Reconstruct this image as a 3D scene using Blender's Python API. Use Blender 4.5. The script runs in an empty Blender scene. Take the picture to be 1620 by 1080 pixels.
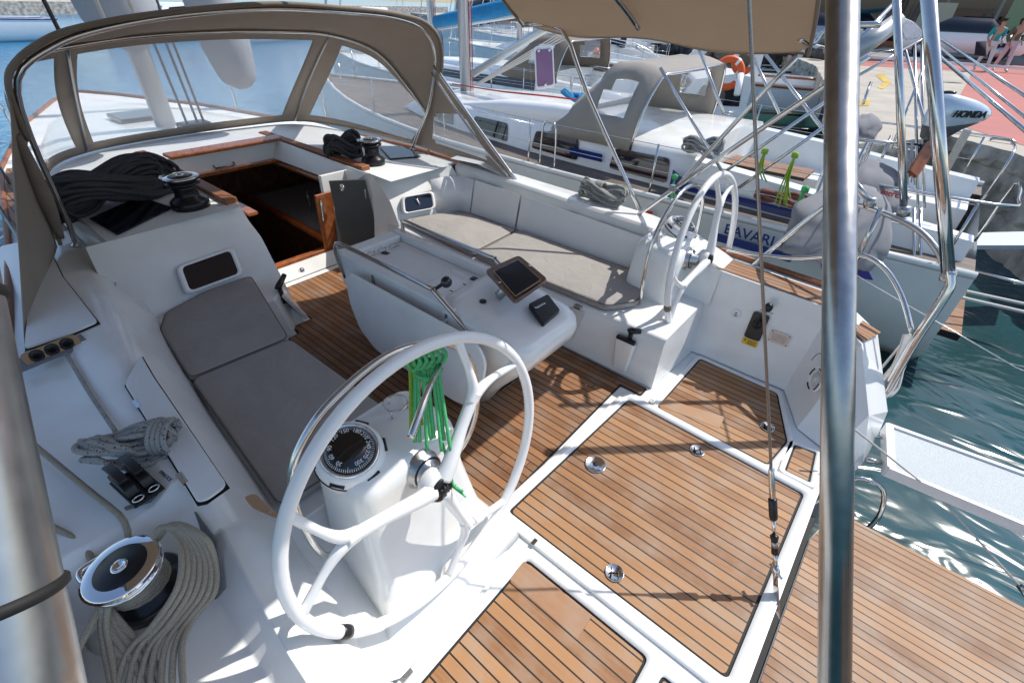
import bpy, bmesh, math, random
from mathutils import Vector, Matrix
C = bpy.context.scene.collection
SC = bpy.context.scene
# ------------------------------------------------------------- camera, sky, sun, exposure
cd = bpy.data.cameras.new('camera'); cam = bpy.data.objects.new('camera', cd); C.objects.link(cam)
cd.lens = 16.537; cd.sensor_width = 36; cd.clip_end = 2000; cd.clip_start = 0.02
cam.matrix_world = Matrix(((-0.76347, 0.39359, -0.51206, 0), (-0.64541, -0.43591, 0.62724, 0), (0.02367, 0.80936, 0.58683, 2.2), (0, 0, 0, 1)))
SC.camera = cam
SUN_AZ, SUN_EL = 247.0, 52.0
w = bpy.data.worlds.new('World'); SC.world = w; w.use_nodes = True
nt = w.node_tree; bg = nt.nodes['Background']
sk = nt.nodes.new('ShaderNodeTexSky'); sk.sky_type = 'NISHITA'; sk.sun_disc = False
sk.sun_elevation = math.radians(SUN_EL); sk.sun_rotation = math.radians(90 - SUN_AZ)
nt.links.new(sk.outputs[0], bg.inputs[0]); bg.inputs[1].default_value = 0.15
sd = bpy.data.lights.new('sun', 'SUN'); sd.energy = 3.6; sd.angle = math.radians(0.5); sd.color = (1, 0.955, 0.88)
so = bpy.data.objects.new('sun', sd); C.objects.link(so)
dirv = Vector((math.cos(math.radians(SUN_EL)) * math.cos(math.radians(SUN_AZ)), math.cos(math.radians(SUN_EL)) * math.sin(math.radians(SUN_AZ)), math.sin(math.radians(SUN_EL))))
so.rotation_euler = dirv.to_track_quat('Z', 'Y').to_euler()
vs = SC.view_settings; vs.view_transform = 'Standard'; vs.look = 'None'; vs.gamma = 1; vs.exposure = 0.42; vs.use_curve_mapping = False
random.seed(7)

# ------------------------------------------------------------- materials
MATS = {}
def mat(name, col, rough=0.5, metal=0.0, noise=0.0, nscale=8, bump=0.0, bscale=40, trans=0, alpha=1, coat=0, spec=0.5, ior=1.45, emis=None, transl=0, wrinkle=0):
    if name in MATS: return MATS[name]
    m = bpy.data.materials.new(name); m.use_nodes = True; n = m.node_tree.nodes; l = m.node_tree.links
    b = n['Principled BSDF']; b.inputs['Base Color'].default_value = (*col, 1); b.inputs['Roughness'].default_value = rough
    b.inputs['Metallic'].default_value = metal; b.inputs['Specular IOR Level'].default_value = spec
    b.inputs['Coat Weight'].default_value = coat; b.inputs['IOR'].default_value = ior
    b.inputs['Transmission Weight'].default_value = trans; b.inputs['Alpha'].default_value = alpha
    tc = n.new('ShaderNodeTexCoord')
    if noise:
        t = n.new('ShaderNodeTexNoise'); t.inputs['Scale'].default_value = nscale; t.inputs['Detail'].default_value = 6
        l.new(tc.outputs['Object'], t.inputs[0])
        r = n.new('ShaderNodeMapRange'); r.inputs[1].default_value = .3; r.inputs[2].default_value = .7; r.inputs[3].default_value = 1 - noise; r.inputs[4].default_value = 1 + noise * .6
        l.new(t.outputs[0], r.inputs[0])
        v = n.new('ShaderNodeVectorMath'); v.operation = 'SCALE'; v.inputs[0].default_value = col
        l.new(r.outputs[0], v.inputs[3]); l.new(v.outputs[0], b.inputs['Base Color'])
        r2 = n.new('ShaderNodeMapRange'); r2.inputs[3].default_value = max(.02, rough * .8); r2.inputs[4].default_value = min(1, rough * 1.25)
        l.new(t.outputs[0], r2.inputs[0]); l.new(r2.outputs[0], b.inputs['Roughness'])
    if bump:
        t = n.new('ShaderNodeTexNoise'); t.inputs['Scale'].default_value = bscale; t.inputs['Detail'].default_value = 4
        l.new(tc.outputs['Object'], t.inputs[0]); bp = n.new('ShaderNodeBump'); bp.inputs['Strength'].default_value = bump; bp.inputs['Distance'].default_value = .01
        l.new(t.outputs[0], bp.inputs['Height']); l.new(bp.outputs[0], b.inputs['Normal'])
    if wrinkle:
        t2 = n.new('ShaderNodeTexNoise'); t2.inputs['Scale'].default_value = wrinkle; t2.inputs['Detail'].default_value = 3; t2.inputs['Distortion'].default_value = 1.2; l.new(tc.outputs['Object'], t2.inputs[0])
        b2 = n.new('ShaderNodeBump'); b2.inputs['Strength'].default_value = .35; b2.inputs['Distance'].default_value = .03; l.new(t2.outputs[0], b2.inputs['Height'])
        if bump: l.new(b2.outputs[0], bp.inputs['Normal'])
        else: l.new(b2.outputs[0], b.inputs['Normal'])
    if transl:
        ts = n.new('ShaderNodeBsdfTranslucent'); ts.inputs[0].default_value = (*[min(1, c_ * 1.6) for c_ in col], 1); mxs = n.new('ShaderNodeMixShader'); mxs.inputs[0].default_value = transl
        l.new(b.outputs[0], mxs.inputs[1]); l.new(ts.outputs[0], mxs.inputs[2]); l.new(mxs.outputs[0], n['Material Output'].inputs[0])
    MATS[name] = m
    return m

def teak(name, pitch=0.05, light=(0.35, 0.17, 0.075), dark=(0.15, 0.065, 0.028), gap=0.14, axis='Y', ang=0.0, rough=0.55, jl=1.9):
    if name in MATS: return MATS[name]
    m = bpy.data.materials.new(name); m.use_nodes = True; n = m.node_tree.nodes; l = m.node_tree.links
    b = n['Principled BSDF']; b.inputs['Roughness'].default_value = rough; b.inputs['Specular IOR Level'].default_value = .3
    tc = n.new('ShaderNodeTexCoord'); mp = n.new('ShaderNodeMapping'); mp.inputs['Rotation'].default_value = (0, 0, ang); l.new(tc.outputs['Object'], mp.inputs[0])
    sp = n.new('ShaderNodeSeparateXYZ'); l.new(mp.outputs[0], sp.inputs[0])
    def mth(op, a, bb=None, c=None):
        q = n.new('ShaderNodeMath'); q.operation = op
        for i, x in enumerate((a, bb, c)):
            if x is None: continue
            if isinstance(x, (int, float)): q.inputs[i].default_value = x
            else: l.new(x, q.inputs[i])
        return q.outputs[0]
    u, v = (sp.outputs[1], sp.outputs[0]) if axis == 'Y' else (sp.outputs[0], sp.outputs[1])
    s = mth('DIVIDE', u, pitch); fl = mth('FLOOR', s); fr = mth('FRACT', s)
    edge = mth('ABSOLUTE', mth('SUBTRACT', fr, 0.5)); line = mth('GREATER_THAN', edge, 0.5 - gap / 2)
    wn0 = n.new('ShaderNodeTexWhiteNoise'); wn0.noise_dimensions = '1D'; l.new(fl, wn0.inputs['W'])
    # butt joints now and then along the plank
    sv = mth('ADD', mth('DIVIDE', v, jl), mth('MULTIPLY', wn0.outputs[0], 7.0)); fv = mth('FLOOR', sv)
    bj = mth('LESS_THAN', mth('FRACT', sv), 0.004 / jl); line = mth('MAXIMUM', line, bj)
    cb = n.new('ShaderNodeCombineXYZ'); l.new(fl, cb.inputs[0]); l.new(fv, cb.inputs[1])
    wn = n.new('ShaderNodeTexWhiteNoise'); wn.noise_dimensions = '3D'; l.new(cb.outputs[0], wn.inputs['Vector'])
    # grain stretched along the plank
    gm = n.new('ShaderNodeCombineXYZ'); l.new(mth('MULTIPLY', u, 75), gm.inputs[0]); l.new(mth('MULTIPLY', v, 3.0), gm.inputs[1]); l.new(mth('MULTIPLY', wn.outputs[0], 20), gm.inputs[2])
    gt = n.new('ShaderNodeTexNoise'); gt.inputs['Scale'].default_value = 1.6; gt.inputs['Detail'].default_value = 8; gt.inputs['Roughness'].default_value = .7; l.new(gm.outputs[0], gt.inputs[0])
    bl = n.new('ShaderNodeTexNoise'); bl.inputs['Scale'].default_value = 3.0; bl.inputs['Detail'].default_value = 5; l.new(tc.outputs['Object'], bl.inputs[0])
    fac = mth('ADD', mth('MULTIPLY', gt.outputs[0], 0.75), mth('ADD', mth('MULTIPLY', wn.outputs[0], 0.55), mth('MULTIPLY', bl.outputs[0], 0.45)))
    fac = mth('SUBTRACT', fac, 0.38)
    cr = n.new('ShaderNodeValToRGB'); cr.color_ramp.elements[0].position = .15; cr.color_ramp.elements[0].color = (*dark, 1)
    cr.color_ramp.elements[1].position = .95; cr.color_ramp.elements[1].color = (*light, 1)
    e = cr.color_ramp.elements.new(.5); e.color = tuple(dark[i] * .42 + light[i] * .58 for i in range(3)) + (1,)
    l.new(fac, cr.inputs[0])
    # silvered patches
    ms = n.new('ShaderNodeMix'); ms.data_type = 'RGBA'; l.new(cr.outputs[0], ms.inputs[6]); g = sum(light) / 3; ms.inputs[7].default_value = (g * 1.25, g * 1.08, g * .9, 1)
    pr = n.new('ShaderNodeTexNoise'); pr.inputs['Scale'].default_value = 6; pr.inputs['Detail'].default_value = 7; l.new(tc.outputs['Object'], pr.inputs[0])
    pm = n.new('ShaderNodeMapRange'); pm.inputs[1].default_value = .45; pm.inputs[2].default_value = .75; pm.inputs[3].default_value = 0; pm.inputs[4].default_value = .5
    l.new(pr.outputs[0], pm.inputs[0]); l.new(pm.outputs[0], ms.inputs[0])
    mx = n.new('ShaderNodeMix'); mx.data_type = 'RGBA'; l.new(line, mx.inputs[0]); l.new(ms.outputs[2], mx.inputs[6]); mx.inputs[7].default_value = (.012, .011, .011, 1)
    l.new(mx.outputs[2], b.inputs['Base Color'])
    bp = n.new('ShaderNodeBump'); bp.inputs['Strength'].default_value = .35; bp.inputs['Distance'].default_value = .004
    hh = mth('SUBTRACT', mth('MULTIPLY', gt.outputs[0], .35), line); l.new(hh, bp.inputs['Height']); l.new(bp.outputs[0], b.inputs['Normal'])
    MATS[name] = m
    return m

def braid(name, a, b_, scale=60, fleck=None):
    """woven rope cover: fine diagonal weave with optional dark flecks"""
    m = bpy.data.materials.new(name); m.use_nodes = True; n = m.node_tree.nodes; l = m.node_tree.links
    b = n['Principled BSDF']; b.inputs['Roughness'].default_value = .85
    tc = n.new('ShaderNodeTexCoord'); v = n.new('ShaderNodeTexVoronoi'); v.inputs['Scale'].default_value = scale * 4; l.new(tc.outputs['Object'], v.inputs[0])
    cr = n.new('ShaderNodeValToRGB'); cr.color_ramp.elements[0].color = (*a, 1); cr.color_ramp.elements[0].position = .1; cr.color_ramp.elements[1].color = (*b_, 1); cr.color_ramp.elements[1].position = .75
    l.new(v.outputs['Distance'], cr.inputs[0]); out = cr.outputs[0]
    if fleck:
        v2 = n.new('ShaderNodeTexVoronoi'); v2.inputs['Scale'].default_value = scale; l.new(tc.outputs['Object'], v2.inputs[0])
        lt = n.new('ShaderNodeMath'); lt.operation = 'LESS_THAN'; lt.inputs[1].default_value = .22; l.new(v2.outputs['Distance'], lt.inputs[0])
        mx = n.new('ShaderNodeMix'); mx.data_type = 'RGBA'; l.new(lt.outputs[0], mx.inputs[0]); l.new(out, mx.inputs[6]); mx.inputs[7].default_value = (*fleck, 1); out = mx.outputs[2]
    l.new(out, b.inputs['Base Color'])
    bp = n.new('ShaderNodeBump'); bp.inputs['Strength'].default_value = .6; bp.inputs['Distance'].default_value = .002; l.new(v.outputs['Distance'], bp.inputs['Height']); bp.invert = True; l.new(bp.outputs[0], b.inputs['Normal'])
    return m

GEL = mat('gelcoat', (.78, .79, .775), .24, noise=.09, nscale=3.2, coat=.35)
GELR = mat('gelcoat_nonskid', (.74, .76, .76), .55, noise=.06, nscale=3, bump=.35, bscale=260)
GELW = mat('painted_white', (.8, .8, .79), .3, noise=.03, nscale=6, coat=.3)
SS = mat('stainless', (.62, .61, .60), .13, 1.0, noise=.08, nscale=25)
SSB = mat('brushed_stainless', (.42, .42, .42), .3, 1.0, noise=.12, nscale=60)
CHROME = mat('chrome', (.75, .75, .76), .05, 1.0)
BLK = mat('black_plastic', (.012, .012, .014), .35, noise=.2, nscale=20)
RUB = mat('black_sealant', (.008, .008, .008), .7)
ANOD = mat('black_anodised', (.02, .021, .024), .28, .4, noise=.2, nscale=14)
DGLASS = mat('smoked_glass', (.006, .008, .016), .03, spec=.9)
CUSH = mat('taupe_fabric', (.33, .31, .29), .9, noise=.08, nscale=5, bump=.2, bscale=900, wrinkle=6)
CANV = mat('taupe_canvas', (.38, .325, .275), .88, noise=.08, nscale=4, bump=.35, bscale=500, transl=.22, wrinkle=4)
CANVD = mat('canvas_edging', (.22, .18, .145), .85, noise=.1, nscale=12)
CANVB = mat('bimini_canvas', (.44, .36, .28), .88, noise=.06, nscale=3, bump=.3, bscale=400, transl=.28, wrinkle=3)
GREYC = mat('grey_canvas', (.2, .205, .22), .85, noise=.1, nscale=5, bump=.3, bscale=300)
VINYL = mat('clear_vinyl', (.93, .96, 1.0), .22, alpha=.36, spec=.8)
WOOD = mat('varnished_mahogany', (.33, .10, .03), .25, noise=.35, nscale=18, coat=.5)
DWOOD = mat('dark_joinery', (.34, .14, .075), .4, noise=.4, nscale=12)
TEAK = teak('teak_deck'); TEAKH = teak('teak_hatch', .055, light=(.42, .228, .105), dark=(.21, .095, .04), gap=.13, jl=60)
TEAKP = teak('teak_platform', .046, light=(.40, .225, .115), dark=(.20, .095, .045), gap=.14, jl=60)
TEAKG = teak('teak_weathered', .05, light=(.20, .165, .14), dark=(.11, .085, .075), gap=.12)
TEAKF = teak('teak_grip', .5, light=(.44, .26, .15), dark=(.28, .14, .07), gap=0)
TRIM = mat('teak_trim', (.26, .095, .04), .5, noise=.35, nscale=30)
GROPE = braid('grey_rope', (.22, .22, .21), (.36, .36, .35), 70, (.03, .03, .035))
BROPE = braid('beige_rope', (.20, .175, .13), (.38, .34, .27), 90)
KROPE = braid('black_rope', (.012, .012, .014), (.075, .075, .085), 60)
NROPE = braid('green_rope', (.02, .20, .06), (.13, .58, .22), 110)
YROPE = braid('yellow_green_rope', (.14, .28, .01), (.36, .55, .06), 110)
WROPE = braid('white_rope', (.45, .44, .41), (.62, .6, .56), 90)
RED = mat('red_plastic', (.55, .03, .02), .4); ORG = mat('lifebuoy_orange', (.72, .11, .02), .5, noise=.15, nscale=12)
BLUE = mat('navy_stripe', (.01, .03, .17), .3); YEL = mat('yellow_label', (.75, .47, .02), .5)
HULLG = mat('hull_grey_white', (.66, .68, .66), .3, noise=.08, nscale=2, coat=.3)
WHT = mat('white_gloss', (.8, .8, .8), .25)

# ------------------------------------------------------------- mesh helpers
class MB:
    def __init__(s): s.v = []; s.f = []; s.m = []; s.mats = []; s.sm = []
    def mi(s, m):
        if m not in s.mats: s.mats.append(m)
        return s.mats.index(m)
    def add(s, vs, fs, m, smooth=False):
        o = len(s.v); s.v += [tuple(v) for v in vs]; k = s.mi(m)
        for f in fs: s.f.append(tuple(i + o for i in f)); s.m.append(k); s.sm.append(smooth)
    def box(s, a, b, m, M=None):
        x0, y0, z0 = a; x1, y1, z1 = b
        vs = [(x0, y0, z0), (x1, y0, z0), (x1, y1, z0), (x0, y1, z0), (x0, y0, z1), (x1, y0, z1), (x1, y1, z1), (x0, y1, z1)]
        if M is not None: vs = [M @ Vector(v) for v in vs]
        s.add(vs, [(0, 3, 2, 1), (4, 5, 6, 7), (0, 1, 5, 4), (1, 2, 6, 5), (2, 3, 7, 6), (3, 0, 4, 7)], m)
    def quad(s, pts, m): s.add(pts, [tuple(range(len(pts)))], m)
    def slab(s, pts, m, t=0.02, d=None, smooth=False):
        """polygon given thickness t along d (default: backwards along its normal)"""
        P = [Vector(p) for p in pts]; nrm = Vector((0, 0, 0))
        for i in range(len(P)):
            nrm += (P[i] - P[0]).cross(P[(i + 1) % len(P)] - P[0])
        nrm.normalize(); dd = Vector(d) * t if d else -nrm * t
        n = len(P); s.add([*P, *[p + dd for p in P]], [tuple(range(n)), tuple(reversed(range(n, 2 * n)))] + [(i, i + n, (i + 1) % n + n, (i + 1) % n) for i in range(n)], m)
    def prism(s, xy, z0, z1, m):
        n = len(xy); s.add([(x, y, z0) for x, y in xy] + [(x, y, z1) for x, y in xy],
                           [tuple(reversed(range(n))), tuple(range(n, 2 * n))] + [(i, (i + 1) % n, (i + 1) % n + n, i + n) for i in range(n)], m)
    def loft(s, rings, m, closed=True, cap=True, smooth=True):
        n = len(rings[0]); vs = [v for r in rings for v in r]; fs = []
        for i in range(len(rings) - 1):
            for j in range(n if closed else n - 1):
                a, b = i * n + j, i * n + (j + 1) % n; fs.append((a, b, b + n, a + n))
        if cap and closed: fs += [tuple(reversed(range(n))), tuple(range((len(rings) - 1) * n, len(rings) * n))]
        s.add(vs, fs, m, smooth)
    def tube(s, pts, r, m, seg=10, closed=False, sub=0, cap=True):
        P = [Vector(p) for p in pts]
        R = r if isinstance(r, (list, tuple)) else [r] * len(P)
        if sub:
            Q = []; RR = []; n = len(P)
            rng = range(n if closed else n - 1)
            for i in rng:
                p0 = P[(i - 1) % n] if closed or i > 0 else P[0]; p1 = P[i]; p2 = P[(i + 1) % n]; p3 = P[(i + 2) % n] if closed or i + 2 < n else P[-1]
                for k in range(sub):
                    t = k / sub
                    Q.append(.5 * ((2 * p1) + (-p0 + p2) * t + (2 * p0 - 5 * p1 + 4 * p2 - p3) * t * t + (-p0 + 3 * p1 - 3 * p2 + p3) * t ** 3)); RR.append(R[i] * (1 - t) + R[(i + 1) % n] * t)
            if not closed: Q.append(P[-1]); RR.append(R[-1])
            P, R = Q, RR
        n = len(P); rings = []; N = None
        for i in range(n):
            if closed: T = P[(i + 1) % n] - P[i - 1]
            else: T = P[min(i + 1, n - 1)] - P[max(i - 1, 0)]
            if T.length < 1e-9: T = Vector((0, 0, 1))
            T.normalize()
            if N is None:
                N = T.cross(Vector((0, 0, 1)));
                if N.length < .1: N = T.cross(Vector((1, 0, 0)))
            else: N = N - T * N.dot(T)
            if N.length < 1e-6: N = T.orthogonal()
            N.normalize(); B = T.cross(N)
            rings.append([P[i] + (N * math.cos(2 * math.pi * k / seg) + B * math.sin(2 * math.pi * k / seg)) * R[i] for k in range(seg)])
        if closed: rings.append(rings[0]); s.loft(rings, m, cap=False)
        else: s.loft(rings, m, cap=cap)
    def lathe(s, prof, m, o=(0, 0, 0), ax=(0, 0, 1), seg=32, ms=None):
        A = Vector(ax).normalized(); U = A.orthogonal().normalized(); V = A.cross(U); O = Vector(o)
        rings = [[O + A * z + (U * math.cos(2 * math.pi * k / seg) + V * math.sin(2 * math.pi * k / seg)) * max(r, 1e-4) for k in range(seg)] for r, z in prof]
        if ms is None: s.loft(rings, m, cap=True)
        else:
            for i in range(len(rings) - 1): s.loft(rings[i:i + 2], ms[i], cap=False)
    def grid(s, G, m, smooth=True, skip=None, thick=0):
        nu, nv = len(G), len(G[0]); fs = []
        for i in range(nu - 1):
            for j in range(nv - 1):
                if skip and skip(i, j): continue
                fs.append((i * nv + j, (i + 1) * nv + j, (i + 1) * nv + j + 1, i * nv + j + 1))
        s.add([v for r in G for v in r], fs, m, smooth)
    def build(s, name, parent=None, bevel=0, seg=3, solid=0, sub=0, autosm=False, off=None):
        me = bpy.data.meshes.new(name); me.from_pydata(s.v, [], s.f)
        for m in s.mats: me.materials.append(m)
        for i, p in enumerate(me.polygons): p.material_index = s.m[i]; p.use_smooth = s.sm[i]
        bm = bmesh.new(); bm.from_mesh(me)
        bmesh.ops.delete(bm, geom=[v for v in bm.verts if not v.link_faces], context='VERTS')
        if not solid: bmesh.ops.recalc_face_normals(bm, faces=bm.faces)
        bm.to_mesh(me); bm.free()
        o = bpy.data.objects.new(name, me); C.objects.link(o)
        if parent: o.parent = parent; o.matrix_parent_inverse = Matrix.Translation(parent.location).inverted() if parent.location.length else Matrix()
        if solid: md = o.modifiers.new('solid', 'SOLIDIFY'); md.thickness = solid; md.offset = -1 if off is None else off
        if bevel:
            md = o.modifiers.new('bevel', 'BEVEL'); md.width = bevel; md.segments = seg; md.limit_method = 'ANGLE'; md.angle_limit = math.radians(35); md.harden_normals = True
            for p in me.polygons: p.use_smooth = True
            me.set_sharp_from_angle(angle=math.radians(60)) if seg < 2 else None
        if sub: md = o.modifiers.new('sub', 'SUBSURF'); md.levels = sub; md.render_levels = sub
        return o

def thing(name, label, cat, loc=(0, 0, 0), group=None, kind=None):
    o = bpy.data.objects.new(name, None); C.objects.link(o); o.location = loc; o.empty_display_size = .1
    return tag(o, label, cat, group, kind)
def tag(o, label=None, cat=None, group=None, kind=None):
    if label: o['label'] = label
    if cat: o['category'] = cat
    if group: o['group'] = group
    if kind: o['kind'] = kind
    return o
def copy_tree(o, off, parent=None, mirror_y=None):
    c = o.copy(); C.objects.link(c)
    if parent: c.parent = parent
    else:
        c.location = o.location + Vector(off)
    for ch in list(o.children): copy_tree(ch, off, c)
    return c
def rr(x0, y0, x1, y1, r, n=4):
    """rounded rectangle"""
    out = []
    for cx, cy, a in ((x1 - r, y1 - r, 0), (x0 + r, y1 - r, 90), (x0 + r, y0 + r, 180), (x1 - r, y0 + r, 270)):
        for k in range(n + 1):
            t = math.radians(a + 90 * k / n); out.append((cx + r * math.cos(t), cy + r * math.sin(t)))
    return out
def rpoly(P, r, n=4):
    """polygon (2D or 3D points) with rounded corners"""
    P = [Vector(p) for p in P]; out = []; N = len(P)
    for i in range(N):
        a, b, c = P[i - 1], P[i], P[(i + 1) % N]; r1 = r if isinstance(r, (int, float)) else r[i]
        if r1 <= 0: out.append(b.copy()); continue
        d1 = (a - b); d2 = (c - b); k = min(r1, d1.length * .45, d2.length * .45); p = b + d1.normalized() * k; q = b + d2.normalized() * k
        for j in range(n + 1):
            t = j / n; out.append(p * (1 - t) ** 2 + b * 2 * t * (1 - t) + q * t * t)
    return out
def inset(P, d):
    """inset a convex-ish 2D polygon by d"""
    P = [Vector(p) for p in P]; N = len(P); A = sum(P[i].x * P[(i + 1) % N].y - P[(i + 1) % N].x * P[i].y for i in range(N)); s = 1 if A > 0 else -1; L = []
    for i in range(N):
        e = (P[(i + 1) % N] - P[i]).normalized(); L.append((P[i] + Vector((-e.y, e.x)) * s * d, e))
    out = []
    for i in range(N):
        p, e = L[i - 1]; q, f = L[i]; den = e.x * f.y - e.y * f.x
        if abs(den) < 1e-6: out.append(q.copy()); continue
        t = ((q.x - p.x) * f.y - (q.y - p.y) * f.x) / den; out.append(p + e * t)
    return out
def text_obj(s, name, loc, rot, size, m, parent=None, ext=.0015, bold=.0, shear=0, align='LEFT'):
    cu = bpy.data.curves.new(name, 'FONT'); cu.body = s; cu.size = size; cu.extrude = ext; cu.offset = bold; cu.shear = shear; cu.align_x = align
    t = bpy.data.objects.new(name, cu); C.objects.link(t); bpy.context.view_layer.update()
    me = bpy.data.meshes.new_from_object(t); bpy.data.objects.remove(t); me.materials.clear(); me.materials.append(m)
    o = bpy.data.objects.new(name, me); C.objects.link(o); o.matrix_world = Matrix.Translation(loc) @ rot.to_4x4()
    if parent: o.parent = parent; o.matrix_parent_inverse = Matrix.Translation(parent.location).inverted()
    return o
def axes(x, y):
    """rotation whose local X is x and local Y is near y"""
    X = Vector(x).normalized(); Y = Vector(y); Y = (Y - X * Y.dot(X)).normalized(); Z = X.cross(Y)
    return Matrix((X, Y, Z)).transposed()
def xy(*pts): return [(p[0], p[1]) for p in pts]
# ============================================================= THE YACHT WE STAND ON
Y0 = -2.04
yacht = thing('sailing_yacht', 'white sailing yacht whose teak cockpit fills the foreground, with twin wheels and open companionway', 'sailing yacht', (2, -2, -.6))

# ---- hull shell and topsides
b = MB()
rings = []
def YC(x): return -1.72 if x < 1.5 else (-1.72 - .32 * min(1, (x - 1.5) / 3))
for x, hb, zt, zb in ((-.42, 1.62, .0, -.75), (.0, 2.08, .50, -.8), (1.2, 2.15, .58, -.95), (3, 2.12, .60, -1.0), (5, 1.95, .62, -1.0), (7, 1.66, .66, -1.0), (9, 1.12, .72, -1.0), (10.6, .45, .78, -.9), (11.3, .04, .8, -.6)):
    rings.append([(x, YC(x) + s * y, z) for s, y, z in ((1, hb, zt), (1, hb * .985, zt - .35), (1, hb * .9, zb + .35), (1, hb * .55, zb), (-1, hb * .55, zb), (-1, hb * .9, zb + .35), (-1, hb * .985, zt - .35), (-1, hb, zt))])
b.loft(rings, GEL, closed=False, cap=False); b.build('hull', yacht)
# side decks and foredeck
b = MB()
OUT = [(.05, 2.1), (1.2, 2.15), (3, 2.12), (5, 1.95), (7, 1.66), (9, 1.12), (10.6, .45), (11.3, .04)]
for s in (1, -1):
    for i in range(len(OUT) - 1):
        if s > 0 and i < 3 and OUT[i][0] < 3: continue
        (x0, h0), (x1, h1) = OUT[i], OUT[i + 1]; z0 = .55 + .02 * x0; z1 = .55 + .02 * x1
        i0 = 1.34 if x0 < 4 else max(0, 1.3 - (x0 - 4) * .12); i1 = 1.34 if x1 < 4 else max(0, 1.3 - (x1 - 4) * .12)
        if x0 >= 9: i0 = 0
        if x1 >= 9: i1 = 0
        if x0 < 3: i0 = 1.9
        if x1 < 4: i1 = 1.9 if x1 < 3 else 1.7
        if x0 == 3: i0 = 1.7
        b.quad([(x0, YC(x0) + s * h0, z0), (x1, YC(x1) + s * h1, z1), (x1, YC(x1) + s * i1, z1), (x0, YC(x0) + s * i0, z0)], GELR)
b.build('deck', yacht)
b = MB()
for s in (1, -1):
    b = MB(); pts = [(x, YC(x) + s * (h - .02), .57 + .02 * x) for x, h in OUT]
    b.tube(pts, .022, TRIM, seg=6); b.build('toe_rail', yacht)
for s in (1, -1):
    b = MB()
    for (x0, o0, n0), (x1, o1, n1) in (((2.9 if s < 0 else 4.0, 1.97, 1.55), (4.2, 1.94, 1.5)), ((4.2, 1.94, 1.5), (5.6, 1.83, 1.4)), ((5.6, 1.83, 1.4), (7, 1.6, 1.2))):
        b.slab([(x0, Y0 + s * o0, .562 + .02 * x0), (x1, Y0 + s * o1, .562 + .02 * x1), (x1, Y0 + s * n1, .562 + .02 * x1), (x0, Y0 + s * n0, .562 + .02 * x0)], TEAK, .004)
    b.build('side_deck_teak', yacht)

# ---- coachroof: top with companionway opening, sloping aft faces, sides
RZ = .815
RP0, RP1 = -1.40, -2.68          # rails
OX0, OX1 = 4.12, 5.62            # sliding hatch opening
b = MB()
def roofz(x, y): return RZ + .05 * (1 - ((y - Y0) / 1.45) ** 2) * min(1, (x - 3.6) / 2) + max(0, x - 6.4) * -.01
def strip(x0, x1, y0, y1, nx=8, ny=6):
    b.grid([[(x0 + (x1 - x0) * i / nx, y0 + (y1 - y0) * j / ny, roofz(x0 + (x1 - x0) * i / nx, y0 + (y1 - y0) * j / ny)) for j in range(ny + 1)] for i in range(nx + 1)], GELR)
strip(3.98, 6.6, -.52, -1.43); strip(3.66, 6.6, -2.65, -3.52); strip(OX1 - .02, 6.6, -1.43, -2.65)
# long roof forward of the sprayhood
G = []
for i in range(9):
    x = 6.6 + i * .42; hb = 1.5 - i * .07; z = RZ + .03 - i * .012
    G.append([(x, Y0 + hb * math.sin(t), z - .22 * (1 - math.cos(t)) ** 1.5 - .0) for t in [math.radians(a) for a in (-90, -70, -50, -30, -15, 0, 15, 30, 50, 70, 90)]])
b.grid(G, GEL)
for s, yy, xx in ((1, -.52, 3.98), (-1, -3.52, 3.66)):   # cabin sides
    b.grid([[(x, yy, RZ + .005), (x, yy + s * .06, .7), (x, yy + s * .09, .55)] for x in (xx, 4.6, 5.6, 6.6)], GEL)
b.build('coachroof', yacht)
# aft face, port block
b = MB()
b.loft([[(3.98, -.40, RZ), (3.86, -.38, .70), (3.68, -.36, .56), (3.58, -.34, .40), (3.4, -.34, .0)],
        [(4.0, -.9, RZ), (3.88, -.88, .70), (3.74, -.86, .63), (3.62, -.86, .40), (3.42, -.86, .0)],
        [(4.06, -1.44, RZ), (3.96, -1.44, .70), (3.79, -1.43, .62), (3.64, -1.42, .40), (3.38, -1.41, .0)]], GEL, closed=False, cap=False)
b.quad([(4.06, -1.44, RZ), (3.96, -1.44, .70), (3.79, -1.43, .62), (3.64, -1.42, .40), (3.38, -1.41, .0), (4.3, -1.43, 0), (4.3, -1.45, RZ)], GEL)
b.build('aft_bulkhead', yacht, bevel=.02)
# aft face, starboard block
b = MB()
b.loft([[(3.98, -2.66, RZ), (3.88, -2.66, .74), (3.70, -2.64, .62), (3.60, -2.64, .40), (3.58, -2.64, 0)],
        [(3.80, -3.1, RZ), (3.73, -3.1, .74), (3.57, -3.1, .62), (3.50, -3.1, .40), (3.5, -3.1, 0)],
        [(3.64, -3.40, RZ), (3.60, -3.42, .74), (3.52, -3.42, .58), (3.46, -3.42, .40), (3.4, -3.4, 0)]], GEL, closed=False, cap=False)
b.quad([(3.98, -2.66, RZ), (3.88, -2.66, .74), (3.70, -2.64, .62), (3.60, -2.64, .40), (3.58, -2.64, 0), (4.3, -2.50, 0), (4.3, -2.55, RZ)], GEL)
b.build('aft_bulkhead', yacht, bevel=.02)
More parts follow.
